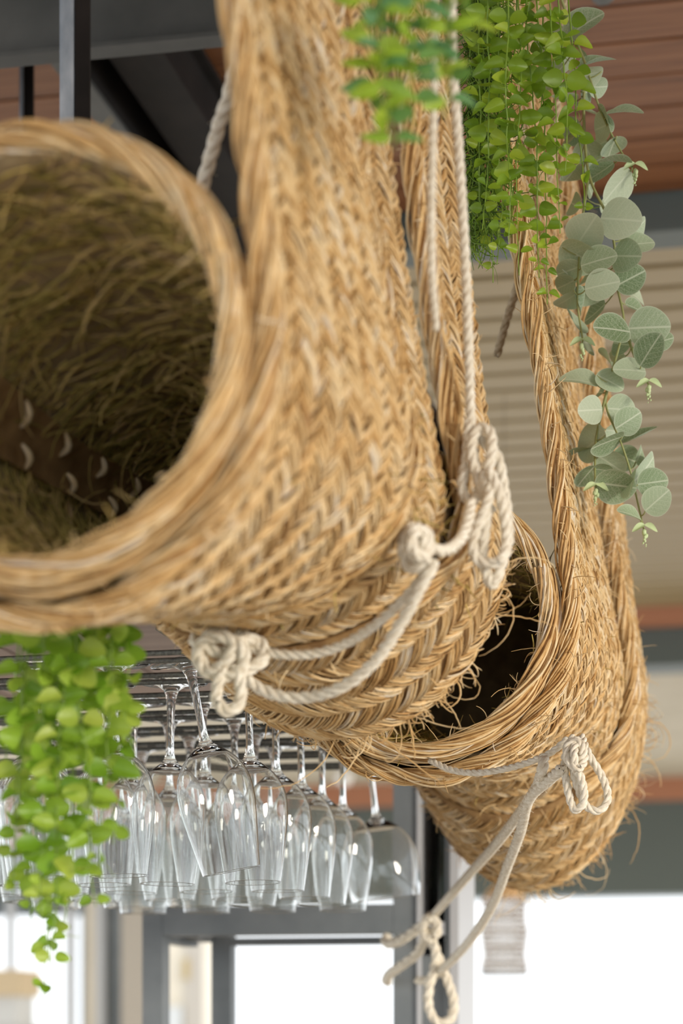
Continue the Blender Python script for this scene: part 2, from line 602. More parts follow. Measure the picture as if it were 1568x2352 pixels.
# ------------------------------------------------------------------ steel beams, upper left
def steel_beam_x(name, px0, px1, py, d, h, label):
    """I-beam along the building's cross axis, bottom flange at row py."""
    a0, _, z = SF(px0, py, d)
    b0 = SF(350, py, d)[1]
    a1 = SF(px1, py, d)[0]
    r = empty(name, SW((a0 + a1) / 2, b0, z), -TH)
    la = (a1 - a0) / 2
    obj('web', box_mesh('web', (-la, 0.018, 0.0), (la, 0.028, h), M['steel']), r)
    obj('bottom_flange', box_mesh('bottom_flange', (-la, 0.0, -0.006), (la, 0.034, 0.0), M['steel'], 0.001), r)
    obj('top_flange', box_mesh('top_flange', (-la, 0.0, h), (la, 0.034, h + 0.006), M['steel'], 0.001), r)
    tag(r, label, 'beam')
    return r


def steel_beam_y(name, px, py, d, b1, w, h, mt, mt2, label, gap=0.0):
    a0, b0, z = SF(px, py, d)
    r = empty(name, SW(a0, b0, z), -TH)
    l = b1 - b0
    obj('bottom_flange', box_mesh('bottom_flange', (0, -4.9, -0.008), (w, l, 0.0), mt, 0.001), r)
    obj('web', box_mesh('web', (w * 0.45, -4.9, 0.0), (w * 0.55 + gap, l, h), mt2), r)
    obj('top_flange', box_mesh('top_flange', (0, -4.9, h), (w, l, h + 0.008), mt2, 0.001), r)
    tag(r, label, 'beam')
    return r


steel_beam_x('steel_beam', -4200, 1010, 84, 2.75, 0.12, 'dark steel cross beam with a pale lower flange at the top left')
steel_beam_y('steel_beam', 14, 0, 3.02, 4.1, 0.036, 0.13, M['steel'], M['steel_brown'], 'narrow steel joist running diagonally behind the galvanised post')
steel_beam_y('steel_beam', 165, 0, 3.10, 4.1, 0.085, 0.09, M['steel_brown'], M['steel_brown'], 'wide brown black joist beside the narrow steel joist', 0.02)

pr = empty('steel_post', P(155, 2400 - 0.62 / 2.6 * 5000, 2.6), -TH + 0.25)
tag(pr, 'galvanised steel post hanging in front of the dark beams', 'post')
obj('pipe', box_mesh('pipe', (-0.009, -0.008, 0.0), (0.009, 0.008, 0.98), M['galv'], 0.004), pr)
obj('shaded_face', box_mesh('shaded_face', (0.0095, -0.010, 0.0), (0.027, 0.010, 0.98), M['steel_brown'], 0.002), pr)  # right face of the same post, its shade put in as a dark colour
ar = empty('angle_bar', P(64, 310, 3.05), -TH)
tag(ar, 'thin rusty angle bar left of the galvanised post', 'bar')
zt = ZC - P(64, 310, 3.05).z - 0.13
obj('leg', box_mesh('leg', (-0.008, 0.0, -0.2), (0.008, 0.004, zt), M['steel_brown']), ar)
obj('lip', box_mesh('lip', (-0.009, -0.01, -0.2), (-0.006, 0.004, zt), M['galv']), ar)

# ------------------------------------------------------------------ canopy over the bar and the glass rack
ZR = 0.387                                    # top of the rack rails
CANZ = 0.545
can = empty('bar_canopy', SW(-1.19, 2.75, CANZ), -TH)
tag(can, 'brown wooden canopy of boards above the hanging wine glasses', 'canopy')
for i in range(10):
    a0 = -0.72 + i * 0.14
    if a0 > 0.64:
        break
    obj('board', box_mesh('board', (a0 + 0.0025, -0.50, 0.0), (a0 + 0.1375, 0.55, 0.018), M['canopy_wood'], 0.002), can)
obj('backing', box_mesh('backing', (-0.72, -0.5, 0.019), (0.68, 0.55, 0.028), M['groove']), can)
obj('fascia', box_mesh('fascia', (-0.73, -0.52, -0.005), (0.69, -0.501, 0.05), M['steel']), can)

G0 = Vector((-0.125, 2.205, 0))               # right end of the first row of glasses
XD = Vector((CT, -ST, 0))
YD = Vector((ST, CT, 0))
ROWS = 0.123
rk = empty('glass_rack', (G0.x, G0.y, ZR), -TH)
tag(rk, 'black iron rack of looped rails holding the upturned wine glasses', 'rack')
for r in range(-1, 7):
    yc = (r + 0.5) * ROWS
    hw = 0.0205
    xr = 0.035 + (0.02 if r % 2 else 0.0)
    arc = [(xr - hw * 0.5 + hw * 0.5 * math.sin(t), yc + (hw if t > 0 else -hw) * 1.0, 0) for t in ()]
    pts = [(-1.25, yc - hw, 0), (-0.6, yc - hw, 0), (xr - 0.03, yc - hw, 0)]
    for q in range(1, 6):
        t = -math.pi / 2 + q * math.pi / 6
        pts.append((xr - 0.03 + 0.022 * math.cos(t), yc + hw * math.sin(t), 0))
    pts += [(xr - 0.03, yc + hw, 0), (-0.6, yc + hw, 0), (-1.25, yc + hw, 0)]
    c, _ = resample(catmull(pts, 10), 0.006)
    V, F, _ = tubes(c[None], np.full((1, len(c)), 0.0028), 8)
    V[:, 2] -= 0.0031
    obj('rail', raw_mesh('rail', V, F, mat=M['rack']), rk)
for (x, y) in ((0.03, 0.02), (-0.55, 0.02), (0.045, 0.46), (-0.55, 0.46)):
    for dx in (0, 0.028):
        obj('hanger', box_mesh('hanger', (x + dx - 0.0045, y - 0.0045, -0.004), (x + dx + 0.0045, y + 0.0045, CANZ - ZR - 0.001), M['rack'], 0.001), rk)
obj('cross_bar', box_mesh('cross_bar', (-0.03, -0.12, 0.012), (-0.022, 0.78, 0.018), M['rack'], 0.001), rk)
obj('cross_bar', box_mesh('cross_bar', (-0.62, -0.12, 0.012), (-0.612, 0.78, 0.018), M['rack'], 0.001), rk)


def glass_parts(prof_out, prof_in, i_foot, i_stem):
    """Upturned wine glass, the foot on top at z=0. One closed skin cut into foot, stem and bowl."""
    prof = prof_out + prof_in
    f = lathe('foot', prof[:i_foot + 1], 40, M['glass'], flip=True)
    s = lathe('stem', prof[i_foot:i_stem + 1], 24 + 16, M['glass'], flip=True)
    bw = lathe('bowl', prof[i_stem:], 40, M['glass'], flip=True)
    return f, s, bw


def smooth_prof(pts, n):
    c = catmull([(p[0], 0, p[1]) for p in pts], n)
    return [(abs(p[0]), p[2]) for p in c]


foot = [(0.0001, 0.0045), (0.015, 0.0042), (0.032, 0.0030), (0.0386, 0.0018), (0.0395, 0.0008), (0.0386, 0.0), (0.028, -0.0012), (0.015, -0.0035), (0.0085, -0.008)]
stemp = [(0.0062, -0.0135), (0.0049, -0.021), (0.0041, -0.035), (0.0039, -0.053), (0.0040, -0.068), (0.0047, -0.077), (0.0068, -0.083)]
bowl_o = smooth_prof([(0.0105, -0.0875), (0.0185, -0.0935), (0.0275, -0.1020), (0.0350, -0.114), (0.0390, -0.129), (0.0395, -0.145), (0.0378, -0.162), (0.0345, -0.186), (0.0300, -0.2165)], 4)
bowl_o = bowl_o[:-1] + [(0.03012, -0.2156), (0.03004, -0.2162), bowl_o[-1]]
bowl_i = [(max(0.0001, r - 0.0005 - 0.0004 * min(1, (z + 0.2165) / 0.08)), z) for r, z in bowl_o[::-1] if z < -0.095]
bowl_i = [(0.02975, -0.2168)] + bowl_i + [(0.014, -0.0935), (0.007, -0.0912), (0.0001, -0.0905)]
pa = foot + stemp
gA = glass_parts(pa + bowl_o, bowl_i, len(foot) - 1, len(pa) - 1)
bowl2_o = smooth_prof([(0.0105, -0.0875), (0.022, -0.0940), (0.035, -0.105), (0.0455, -0.122), (0.0500, -0.142), (0.0505, -0.160), (0.0490, -0.178), (0.0460, -0.194)], 4)
bowl2_o = bowl2_o[:-1] + [(0.04614, -0.1931), (0.04606, -0.1937), bowl2_o[-1]]
bowl2_i = [(max(0.0001, r - 0.0007), z) for r, z in bowl2_o[::-1] if z < -0.097]
bowl2_i = [(0.0457, -0.1944)] + bowl2_i + [(0.014, -0.0935), (0.007, -0.0912), (0.0001, -0.0905)]
gB = glass_parts(pa + bowl2_o, bowl2_i, len(foot) - 1, len(pa) - 1)
ORD = ['first', 'second', 'third', 'fourth', 'fifth', 'sixth', 'seventh']
PLACE = ['rightmost', 'second from the right', 'third from the right', 'fourth from the right', 'fifth from the right', 'sixth from the right']


def wine_glass(r, off, kk, kind=gA, tilt=(0, 0), label=None):
    p = G0 + YD * (r * ROWS) - XD * off
    o = empty('wine_glass', (p.x, p.y, ZR + 0.0025))
    o.rotation_euler = (tilt[0], tilt[1], 0)
    for nm, me in zip(('foot', 'stem', 'bowl'), kind):
        obj(nm, me, o)
    tag(o, label or 'clear wine glass hanging in the %s row from the front, %s' % (ORD[r], PLACE[kk]), 'wine glass', 'wine glasses on the rack')
    return o


lay = {
    0: [0.031, 0.111, 0.195, 0.28, 0.365],
    1: [0.000, 0.085, 0.165, 0.245, 0.325, 0.41],
    2: [0.000, 0.085, 0.165, 0.25, 0.335],
    3: [0.000, 0.08, 0.16, 0.25, 0.34, 0.42],
    4: [0.000, 0.085, 0.17, 0.255, 0.34],
    5: [0.000, 0.09, 0.18, 0.27],
}
for r, offs in lay.items():
    for kk, of in enumerate(offs):
        lab = None
        tl = (random.uniform(-0.02, 0.02), random.uniform(-0.03, 0.03))
        if r == 0 and kk == 0:
            tl = (0.06, -0.20)
            lab = 'large tilted wine glass in front, just below the knotted rope'
        if r == 0 and kk == 1:
            lab = 'wine glass right beside the hanging green vine, front row'
        wine_glass(r, of, kk, gA, tl, lab)
wine_glass(6, -0.01, 0, gB, (0.04, -0.12), 'wide balloon wine glass at the far right end of the rack')

# ------------------------------------------------------------------ bar frame below the glasses
fr = empty('bar_shelving', SW(*SF(620, HOR, 3.32)[:2], -1.35), -TH)
tag(fr, 'slate grey metal frame of the bar with a white opening below the glasses', 'frame')
oa, ob, _ = SF(620, HOR, 3.32)


def fpart(nm, a0, a1, b0, b1, z0, z1, m=None, bev=0.002):
    return obj(nm, box_mesh(nm, (a0 - oa, b0 - ob, z0 + 1.35), (a1 - oa, b1 - ob, z1 + 1.35), m or M['grey_frame'], bev), fr)


fa0, fb, _ = SF(334, HOR, 3.38)
fa1 = SF(384, HOR, 3.38)[0]
fc0 = SF(893, HOR, 3.25)[0]
fc1 = SF(951, HOR, 3.25)[0]
fb = ob
fpart('post', fa0, fa1, fb, fb + 0.04, -1.35, 0.212)
fpart('post', fc0, fc1, fb, fb + 0.04, -1.35, 1.0)
fpart('top_rail', fa1, fc0, fb, fb + 0.04, 0.168, 0.212)
bb = fb + 0.21
ba0 = SF(482, HOR, 3.55)[0]
ba1 = SF(530, HOR, 3.55)[0]
fpart('post', ba0, ba1, bb, bb + 0.035, -1.35, 0.20)
fpart('top_rail', ba1, fc1, bb, bb + 0.035, 0.162, 0.1745)
fpart('side_rail', fa0 + 0.006, fa1 - 0.002, fb + 0.04, bb, 0.160, 0.182)
fpart('side_rail', fa1 - 0.01, ba0 + 0.004, fb + 0.12, bb + 0.02, 0.168, 0.176)

# bottle shelf column
cx0 = SF(951, HOR, 3.25)[0]
cx1 = SF(1052, HOR, 3.25)[0]
co_a, co_b = (cx0 + cx1) / 2, fb
colm = empty('bottle_shelf', SW(co_a, co_b, -1.35), -TH)
tag(colm, 'narrow dark shelf column with pale edges beside the bar frame', 'shelf')
w2 = (cx1 - cx0) / 2


def cpart(nm, a0, a1, b0, b1, z0, z1, m):
    return obj(nm, box_mesh(nm, (a0, b0, z0 + 1.35), (a1, b1, z1 + 1.35), m, 0.0015), colm)


cpart('side_edge', -w2, -w2 + 0.006, -0.005, 0.16, -1.35, 1.0, M['light_frame'])
cpart('side_edge', w2 - 0.014, w2, -0.005, 0.16, -1.35, 1.0, M['light_frame'])
cpart('inner_post', w2 - 0.022, w2 - 0.015, 0.0, 0.16, -1.35, 1.0, M['grey_frame'])
cpart('back_panel', -w2 + 0.006, w2 - 0.022, 0.15, 0.16, -1.35, 1.0, M['dark'])
for z in (-0.25, 0.165, 0.60):
    cpart('shelf_board', -w2 + 0.006, w2 - 0.022, 0.0, 0.15, z, z + 0.02, M['light_frame'])
cpart('lower_panel', -w2 + 0.006, w2 - 0.022, 0.012, 0.02, -1.35, 0.135, M['grey_frame'])
bt = lathe('bottle_body', [(0.0001, 0.0), (0.016, 0.0), (0.0175, 0.003), (0.0175, 0.055), (0.0165, 0.075), (0.0105, 0.105), (0.0078, 0.122), (0.0078, 0.142), (0.0092, 0.143), (0.0092, 0.150), (0.0072, 0.150), (0.0065, 0.12), (0.014, 0.08), (0.0158, 0.06), (0.0158, 0.005), (0.0001, 0.004)], 28, M['bottle'])
bo = empty('bottle', SW(co_a - 0.006, co_b + 0.07, 0.1855))
tag(bo, 'small clear green tinted bottle standing on the dark shelf column', 'bottle')
obj('body', bt, bo)
obj('cap', lathe('cap', [(0.0001, 0.1505), (0.0098, 0.1505), (0.0098, 0.163), (0.0085, 0.165), (0.0001, 0.165)], 20, M['light_frame']), bo)

# ------------------------------------------------------------------ far lamps
lp = P(1158, 2150, 5.2)
lamp = empty('pendant_lamp', (lp.x, lp.y, P(0, 2240, 5.2).z))
tag(lamp, 'beaded glass pendant lamp with a wooden cap against the white sky', 'lamp')
z1 = P(0, 2062, 5.2).z - lamp.location.z
obj('cap', lathe('cap', [(0.0001, z1 + 0.04), (0.012, z1 + 0.04), (0.03, z1 + 0.03), (0.052, z1), (0.050, z1 - 0.004), (0.0001, z1 - 0.002)], 28, M['lamp_wood']), lamp)
bs = bmesh.new()
bmesh.ops.create_icosphere(bs, subdivisions=1, radius=1.0)
bs_v = np.array([v.co[:] for v in bs.verts])
bs_f = np.array([[v.index for v in f.verts] for f in bs.faces])
bs.free()
for i in range(20):
    a = i * 2 * math.pi / 20
    parts = []
    rr = 0.049
    nb = 14
    for j in range(nb):
        rb = 0.0068 if j % 3 else 0.0055
        z = 0.006 + (z1 - 0.012) * j / (nb - 1)
        rad = rr + 0.003 * math.cos(j * 0.9)
        parts.append((bs_v * rb * [1, 1, 1.1] + [rad * math.cos(a), rad * math.sin(a), z], bs_f))
    V, F = merge(parts)
    obj('bead_string', raw_mesh('bead_string', V, F, mat=M['bead']), lamp)
obj('bottom_ring', lathe('bottom_ring', [(0.049, 0.0), (0.053, 0.0), (0.053, 0.006), (0.049, 0.006), (0.049, 0.0)], 28, M['light_frame']), lamp)
obj('cable', box_mesh('cable', (-0.0006, -0.0006, z1 + 0.03), (0.0006, 0.0006, ZC - lamp.location.z - 0.045), M['dark']), lamp)

gp = P(790, 1786, 8.0)
gl = empty('globe_lamp', gp)
tag(gl, 'small white globe lamp far behind the stems of the glasses', 'lamp')
gs = raw_mesh('globe', bs_v * 0.045, bs_f, mat=M['globe'])
go = obj('globe', gs, gl)
go.modifiers.new('sub', 'SUBSURF').render_levels = 2
obj('cable', box_mesh('cable', (-0.003, -0.003, 0.045), (0.003, 0.003, ZC - gp.z), M['dark']), gl)

# ------------------------------------------------------------------ baskets
LAM = 0.14
RM = 0.135
RV = 0.15


class Basket:
    def __init__(self, x, y, u, length, zc, rz, wob=0.0):
        self.o = np.array([x, y])
        u = np.array(u) / np.linalg.norm(u)
        self.u = u
        self.v = np.array([u[1], -u[0]])
        self.L = length
        self.zc = zc
        self.rz = rz
        self.wob = wob

    def RZ(self, sn):
        xs = [p[0] for p in self.rz]
        ys = [p[1] for p in self.rz]
        # smooth interpolation by averaging neighbours
        return (np.interp(sn, xs, ys) + np.interp(sn - 0.06, xs, ys) + np.interp(sn + 0.06, xs, ys)) / 3

    def pos(self, sn, tau, h=0.0):
        """sn 0..1 along the axis, tau metres along the profile (negative: strap above), h out of the surface."""
        sn, tau, h = np.broadcast_arrays(np.asarray(sn, float), np.asarray(tau, float), np.asarray(h, float))
        Rz = self.RZ(sn)
        phi = -LAM + np.maximum(tau, 0) / RM
        v = -RV + RV * np.cos(phi)
        z = self.zc - Rz * np.sin(phi)
        nv = np.cos(phi) / RV
        nz = -np.sin(phi) / Rz
        nn = np.sqrt(nv ** 2 + nz ** 2)
        nv, nz = nv / nn, nz / nn
        up = np.maximum(-tau, 0)
        v = v - up * math.sin(LAM) + 0.004 * np.sin(up * 9 + sn * 4)
        z = z + up * math.cos(LAM)
        v = v + nv * h
        z = z + nz * h
        s = sn * self.L + self.wob * np.sin(tau * 7)
        x = self.o[0] + self.u[0] * s + self.v[0] * v
        y = self.o[1] + self.u[1] * s + self.v[1] * v
        return np.stack([x, y, z], -1)

    def ring(self, s, ang, rx, rzv, zc=None, vc=-RV):
        """Point of the inner tube: s metres along the axis, angle from +v upwards."""
        s, ang, rx, rzv = np.broadcast_arrays(*[np.asarray(q, float) for q in (s, ang, rx, rzv)])
        v = vc + rx * np.cos(ang)
        z = (self.zc if zc is None else zc) + rzv * np.sin(ang)
        return np.stack([self.o[0] + self.u[0] * s + self.v[0] * v, self.o[1] + self.u[1] * s + self.v[1] * v, z], -1)


def grid_mesh(name, G, mt, close_j=False):
    n, m_, _ = G.shape
    idx = np.arange(n * m_).reshape(n, m_)
    if close_j:
        jn = np.roll(idx, -1, 1)
        F = np.stack([idx[:-1], jn[:-1], jn[1:], idx[1:]], -1).reshape(-1, 4)
    else:
        F = np.stack([idx[:-1, :-1], idx[:-1, 1:], idx[1:, 1:], idx[1:, :-1]], -1).reshape(-1, 4)
    return raw_mesh(name, G.reshape(-1, 3), F, mat=mt)


def cord_along(name, curve, r, nf, pitch, mt, wisp=0.0):
    """Twisted straw cord of nf fibres along a curve (K,3)."""
    c, t = resample(curve, 0.007)
    T, A, B = frames(c)
    K = len(c)
    paths, rad, tint = [], [], []
    for i in range(nf):
        strand = i % 3
        a = t / pitch * 2 * np.pi + strand * 2 * np.pi / 3
        ctr = (A * np.cos(a)[:, None] + B * np.sin(a)[:, None]) * r * 0.45
        a2 = t / (pitch * 1.7) * 2 * np.pi + i * 2.4
        sub = (A * np.cos(a2)[:, None] + B * np.sin(a2)[:, None]) * r * 0.5 * rng.uniform(0.6, 1.25)
        wv = np.cumsum(rng.normal(0, r * 0.035, (K, 3)), 0)
        wv -= np.linspace(0, 1, K)[:, None] * wv[-1]
        wv = np.clip(wv, -r * 0.2, r * 0.2)
        paths.append(c + ctr + sub + wv)
        rad.append(np.full(K, r * rng.uniform(0.085, 0.165)))
        tint.append(np.clip(rng.normal(0.55, 0.2), 0, 1))
    V, F, own = tubes(np.array(paths), np.array(rad), 4)
    core, cf, _ = tubes(c[None], np.full((1, K), r * 0.6), 6)
    V2, F2 = merge([(V, F), (core, cf)])
    tt = np.concatenate([np.array(tint)[own], np.full(len(core), 0.1)])
    return raw_mesh(name, V2, F2, attrs={'tint': tt}, mat=mt)


def strays(name, base, direc, length, curl, radius, mt, tint=(0.5, 0.2), K=7):
    """Curly loose fibres: base (n,3), direc (n,3)."""
    n = len(base)
    d = direc / (np.linalg.norm(direc, axis=1, keepdims=True) + 1e-9)
    side = rng.normal(0, 1, (n, 3))
    side -= d * np.sum(side * d, 1, keepdims=True)
    side /= np.linalg.norm(side, axis=1, keepdims=True) + 1e-9
    ln = length * rng.uniform(0.35, 1.3, n)
    k = curl * rng.uniform(0.1, 1.0, n) * np.pi
    q = np.linspace(0, 1, K)
    th = k[:, None] * q[None]
    ks = np.where(k < 1e-3, 1e-3, k)
    fx = np.sin(th) / ks[:, None]
    fy = (1 - np.cos(th)) / ks[:, None]
    paths = base[:, None] + ln[:, None, None] * (d[:, None] * fx[..., None] + side[:, None] * fy[..., None])
    paths += rng.normal(0, 1, (n, K, 3)) * (ln[:, None, None] * 0.006) * (q[None, :, None] > 0)
    rad = radius * rng.uniform(0.6, 1.3, (n, 1)) * (1 - 0.55 * q[None] ** 2)
    V, F, own = tubes(paths, rad, 4 if n < 5 else 3)
    tt = np.clip(rng.normal(tint[0], tint[1], n), 0, 1)[own]
    return raw_mesh(name, V, F, attrs={'tint': tt}, mat=mt)


def build_basket(B, name, label, fine, tube_r, tube_zc, top, cord_r=0.0095):
    root = empty(name, (B.o[0], B.o[1], B.zc))
    tag(root, label, 'basket', 'woven straw baskets')
    off = np.array([B.o[0], B.o[1], B.zc])

    def put(nm, me, par=None):
        o = obj(nm, me, par or root)
        me.transform(Matrix.Translation(Vector(-off)))
        return o

    TAUMAX = (1.06 * math.pi + LAM) * RM
    bands = [(0.0, 0.470, 0.008), (0.515, 0.705, -0.004), (0.745, 1.0, 0.004)]
    wc = 0.022 if fine else 0.0245

    def shift(bi, tau):
        # the last band closes up against the one before it below the belly
        if bi != 2:
            return 0.0
        f = np.clip((np.asarray(tau) - 0.03) / 0.11, 0, 1)
        return -0.05 * f * f * (3 - 2 * f)
    for bi, (s0, s1, hb) in enumerate(bands):
        # backing sheet
        ss = np.linspace(s0, s1, 12)
        tt = np.concatenate([np.linspace(-top, 0, 24)[:-1], np.linspace(0, TAUMAX, 40)])
        fs = (1.0 - ss[:, None]) / (1.0 - s0) if bi == 2 else 1.0
        G = B.pos(ss[:, None] + shift(bi, tt)[None] * fs if bi == 2 else ss[:, None], tt[None], hb - 0.0035)
        me = grid_mesh('band', G, M['straw_base'])
        o = put('band', me)
        band = o
        sd = o.modifiers.new('thickness', 'SOLIDIFY')
        sd.thickness = 0.004
        sd.offset = 0
        # front edge cord
        tt2 = np.linspace(-top, TAUMAX if bi != 2 else 0.145, 220)
        cur = B.pos(s0 + 0.004 + shift(bi, tt2), tt2, hb + 0.001)
        put('edge_cord', cord_along('edge_cord', cur, cord_r, 44 if fine else 26, 0.13, M['straw']), band)
        # plaits
        width = (s1 - s0) * B.L - 0.012
        ncol = max(2, int(round(width / wc)))
        ncol += ncol % 2
        w = width / ncol
        pitch = 0.0130
        Lst = 0.027
        for c0 in range(0, ncol, 2):
            allp, allr, allt = [], [], []
            for c in (c0, c0 + 1):
                sc = s0 * B.L + 0.010 + (c + 0.5) * w
                sgn = 1 if c % 2 == 0 else -1
                tj = np.arange(-top, TAUMAX, pitch) + (pitch * 0.5 if c % 2 else 0) + rng.normal(0, 0.0009, len(np.arange(-top, TAUMAX, pitch)))
                n = len(tj)
                hi = fine or bi > 0
                nf = 9 if hi else 5
                q = np.linspace(0, 1, 6)
                stint = np.clip(rng.normal(0.57, 0.14, n), 0, 1)
                for f in range(nf):
                    e = (f - (nf - 1) / 2) / ((nf - 1) / 2)
                    wd = 0.0047
                    lat = e * wd + rng.normal(0, 0.0007, n)
                    sj = rng.normal(0, 0.0009, n)
                    fl = rng.uniform(0.9, 1.15, n)
                    qq = (q[None] - 0.5) * fl[:, None]
                    # direction across the plait and along the profile
                    dx = w * 1.18
                    dt = Lst * sgn
                    nrm = math.hypot(dx, dt)
                    sp = sc + qq * dx + sj[:, None] - lat[:, None] * dt / nrm
                    tp = tj[:, None] + qq * dt + lat[:, None] * dx / nrm
                    hh = hb - 0.0025 + 0.0062 * np.sin(np.pi * np.clip(q, 0.0, 1.0)) ** 0.8 * (1 - 0.25 * e * e)
                    hh = hh[None] + 0.0022 * (q[None] - 0.4) * (1 if sgn > 0 else -1) + rng.normal(0, 0.0005, (n, 1)) + rng.normal(0, 0.0002, (n, 6))
                    sp = sp + 0.0012 * np.sin(np.pi * q)[None] * e
                    tp = np.maximum(tp, -top)
                    snn = sp / B.L
                    if bi == 2:
                        snn = snn + shift(2, tp) * (1.0 - snn) / (1.0 - s0)
                    allp.append(B.pos(snn, tp, hh))
                    r0 = (0.00078 if hi else 0.0013)
                    allr.append(r0 * rng.uniform(0.7, 1.35, (n, 1)) * np.array([0.55, 0.95, 1.05, 1.05, 0.95, 0.55])[None])
                    allt.append(np.clip(stint + rng.normal(0, 0.16, n), 0, 1))
            V, F, own = tubes(np.vstack(allp), np.vstack(allr), 3)
            tnt = np.concatenate(allt)[own]
            put('plait', raw_mesh('plait', V, F, attrs={'tint': tnt}, mat=M['straw']), band)
    # rounded closed end at the back
    ks = np.linspace(0, 1, 7)
    ph = np.linspace(0.0, TAUMAX, 40)
    G = []
    ctr = B.pos(1.0, math.pi / 2 * RM, 0) * 0
    for kq in ks:
        p = B.pos(np.full(40, 1.0), ph, 0.004)
        cx = np.array([B.o[0] + B.u[0] * B.L - B.v[0] * RV, B.o[1] + B.u[1] * B.L - B.v[1] * RV, B.zc])
        sc = math.sqrt(max(0, 1 - kq ** 2))
        q = cx + (p - cx) * sc
        q[:, 0] += B.u[0] * 0.05 * kq
        q[:, 1] += B.u[1] * 0.05 * kq
        G.append(q)
    put('end_cap', grid_mesh('end_cap', np.array(G), M['straw_base']))
    # inner tube
    def trz(s):
        f = np.clip(np.asarray(s) / B.L, 0, 1)
        return np.minimum(tube_r, np.maximum(0.08, B.RZ(f) - 0.022 + (tube_zc - B.zc)))
    sl = np.linspace(-0.018, B.L * 0.96, 24)
    an = np.linspace(0, 2 * np.pi, 48, endpoint=False)
    rzz = trz(sl)
    rxx = np.full(len(sl), tube_r)
    G = B.ring(sl[:, None], an[None], rxx[:, None], rzz[:, None], tube_zc)
    G = np.concatenate([G, np.repeat(B.ring(B.L * 0.97, 0.0, 0.0, 0.0, tube_zc)[None, None], 48, 1)], 0)
    o = put('inner_tube', grid_mesh('inner_tube', G, M['lining'], True))
    sd = o.modifiers.new('thickness', 'SOLIDIFY')
    sd.thickness = 0.005
    sd.offset = 0
    # mouth rim: two thick cords
    an2 = np.linspace(0.35, 0.35 + 2 * np.pi * 1.003, 200)
    rim = B.ring(-0.016 + 0.004 * np.sin(an2 * 2 + 1), an2, tube_r, tube_r, tube_zc)
    put('rim_cord', cord_along('rim_cord', rim, cord_r * 0.95, 34, 0.16, M['straw']))
    rim2 = B.ring(0.0 + 0.002 * np.sin(an2 * 3), an2, tube_r + 0.006, tube_r + 0.006, tube_zc)
    put('rim_cord', cord_along('rim_cord', rim2, cord_r * 0.7, 24, 0.2, M['straw']))
    # grassy lining fibres
    n = 5200 if not fine else 1500
    s = rng.uniform(0.0, B.L * 0.9, n)
    a = rng.uniform(0, 2 * np.pi, n)
    rr = trz(s)
    base = B.ring(s, a, tube_r - 0.004, rr - 0.004, tube_zc)
    cen = B.ring(s, a, tube_r * 0.3, rr * 0.3, tube_zc)
    tang = B.ring(s, a + 0.05, tube_r, rr, tube_zc) - B.ring(s, a, tube_r, rr, tube_zc)
    tang /= np.linalg.norm(tang, axis=1, keepdims=True)
    axd = np.array([B.u[0], B.u[1], 0])
    inw = cen - base
    inw /= np.linalg.norm(inw, axis=1, keepdims=True)
    mix = rng.normal(0, 1, (n, 1))
    di = tang * rng.choice([-1, 1], (n, 1)) * 1.0 + axd * mix * 0.45 + inw * rng.uniform(0.0, 0.3, (n, 1))
    lo = strays('lining_grass', base, di, 0.05, 0.5, 0.0011, M['olive'], (0.5, 0.25), 6)
    o = put('lining_grass', lo)
    o['kind'] = 'stuff'
    if not fine:
        # seam band with pale stitches along the inside of the left wall
        sb = np.linspace(0.03, B.L * 0.9, 20)
        ab = np.linspace(2.58, 3.14, 10)
        G = B.ring(sb[:, None], ab[None], tube_r - 0.012, trz(sb)[:, None] - 0.012, tube_zc)
        seam = put('seam_band', grid_mesh('seam_band', G, M['straw_base']))
        for za, nn in ((2.70, 8), (3.02, 7)):
            sj = np.linspace(0.07, B.L * 0.86, nn)
            q = np.linspace(0, 1, 6)
            aa = za + (q[None] - 0.5) * 0.20 + 0 * sj[:, None]
            sp = sj[:, None] + (q[None] - 0.5) * 0.012
            rr2 = trz(sp)
            hgt = 0.012 + 0.006 * np.sin(np.pi * q)[None]
            pth = B.ring(sp, aa, tube_r - hgt, rr2 - hgt, tube_zc)
            for pt in pth:
                V, F, own = tubes(pt[None], np.array([[0.0012, 0.0024, 0.0028, 0.0028, 0.0024, 0.0012]]), 6)
                put('stitch', raw_mesh('stitch', V, F, attrs={'tint': np.full(len(V), 0.8)}, mat=M['straw']), seam)
    # loose fibres: edge cords, mouth, underside and rear end
    bs_, ds_ = [], []
    for (s0, s1, hb) in bands:
        n = 260 if fine else 150
        t = rng.uniform(-top, TAUMAX, n)
        p = B.pos(np.full(n, s0) - 0.004, t, hb + 0.004)
        bs_.append(p)
        nrm = B.pos(np.full(n, s0), t, 1.0) - B.pos(np.full(n, s0), t, 0.0)
        ds_.append(nrm * 0.7 - axd * rng.uniform(0.0, 1.2, (n, 1)) + rng.normal(0, 0.6, (n, 3)))
    n = 420 if fine else 260
    t = rng.uniform(-top * 0.9, TAUMAX, n)
    sn = rng.uniform(0, 1, n)
    p = B.pos(sn, t, 0.004)
    nrm = B.pos(sn, t, 1.0) - B.pos(sn, t, 0.0)
    bs_.append(p)
    ds_.append(nrm * 0.5 + rng.normal(0, 0.7, (n, 3)))
    n = 240
    t = rng.uniform(0.0, TAUMAX, n)
    p = B.pos(np.full(n, 0.995), t, 0.003)
    nrm = B.pos(np.full(n, 1.0), t, 1.0) - B.pos(np.full(n, 1.0), t, 0.0)
    bs_.append(p)
    ds_.append(nrm * 0.6 + axd * rng.uniform(0, 1, (n, 1)) + rng.normal(0, 0.5, (n, 3)))
    n = 130
    a = rng.uniform(0, 2 * np.pi, n)
    p = B.ring(-0.018, a, tube_r - 0.004, tube_r - 0.004, tube_zc)
    cen = B.ring(0.03, a, 0, 0, tube_zc)
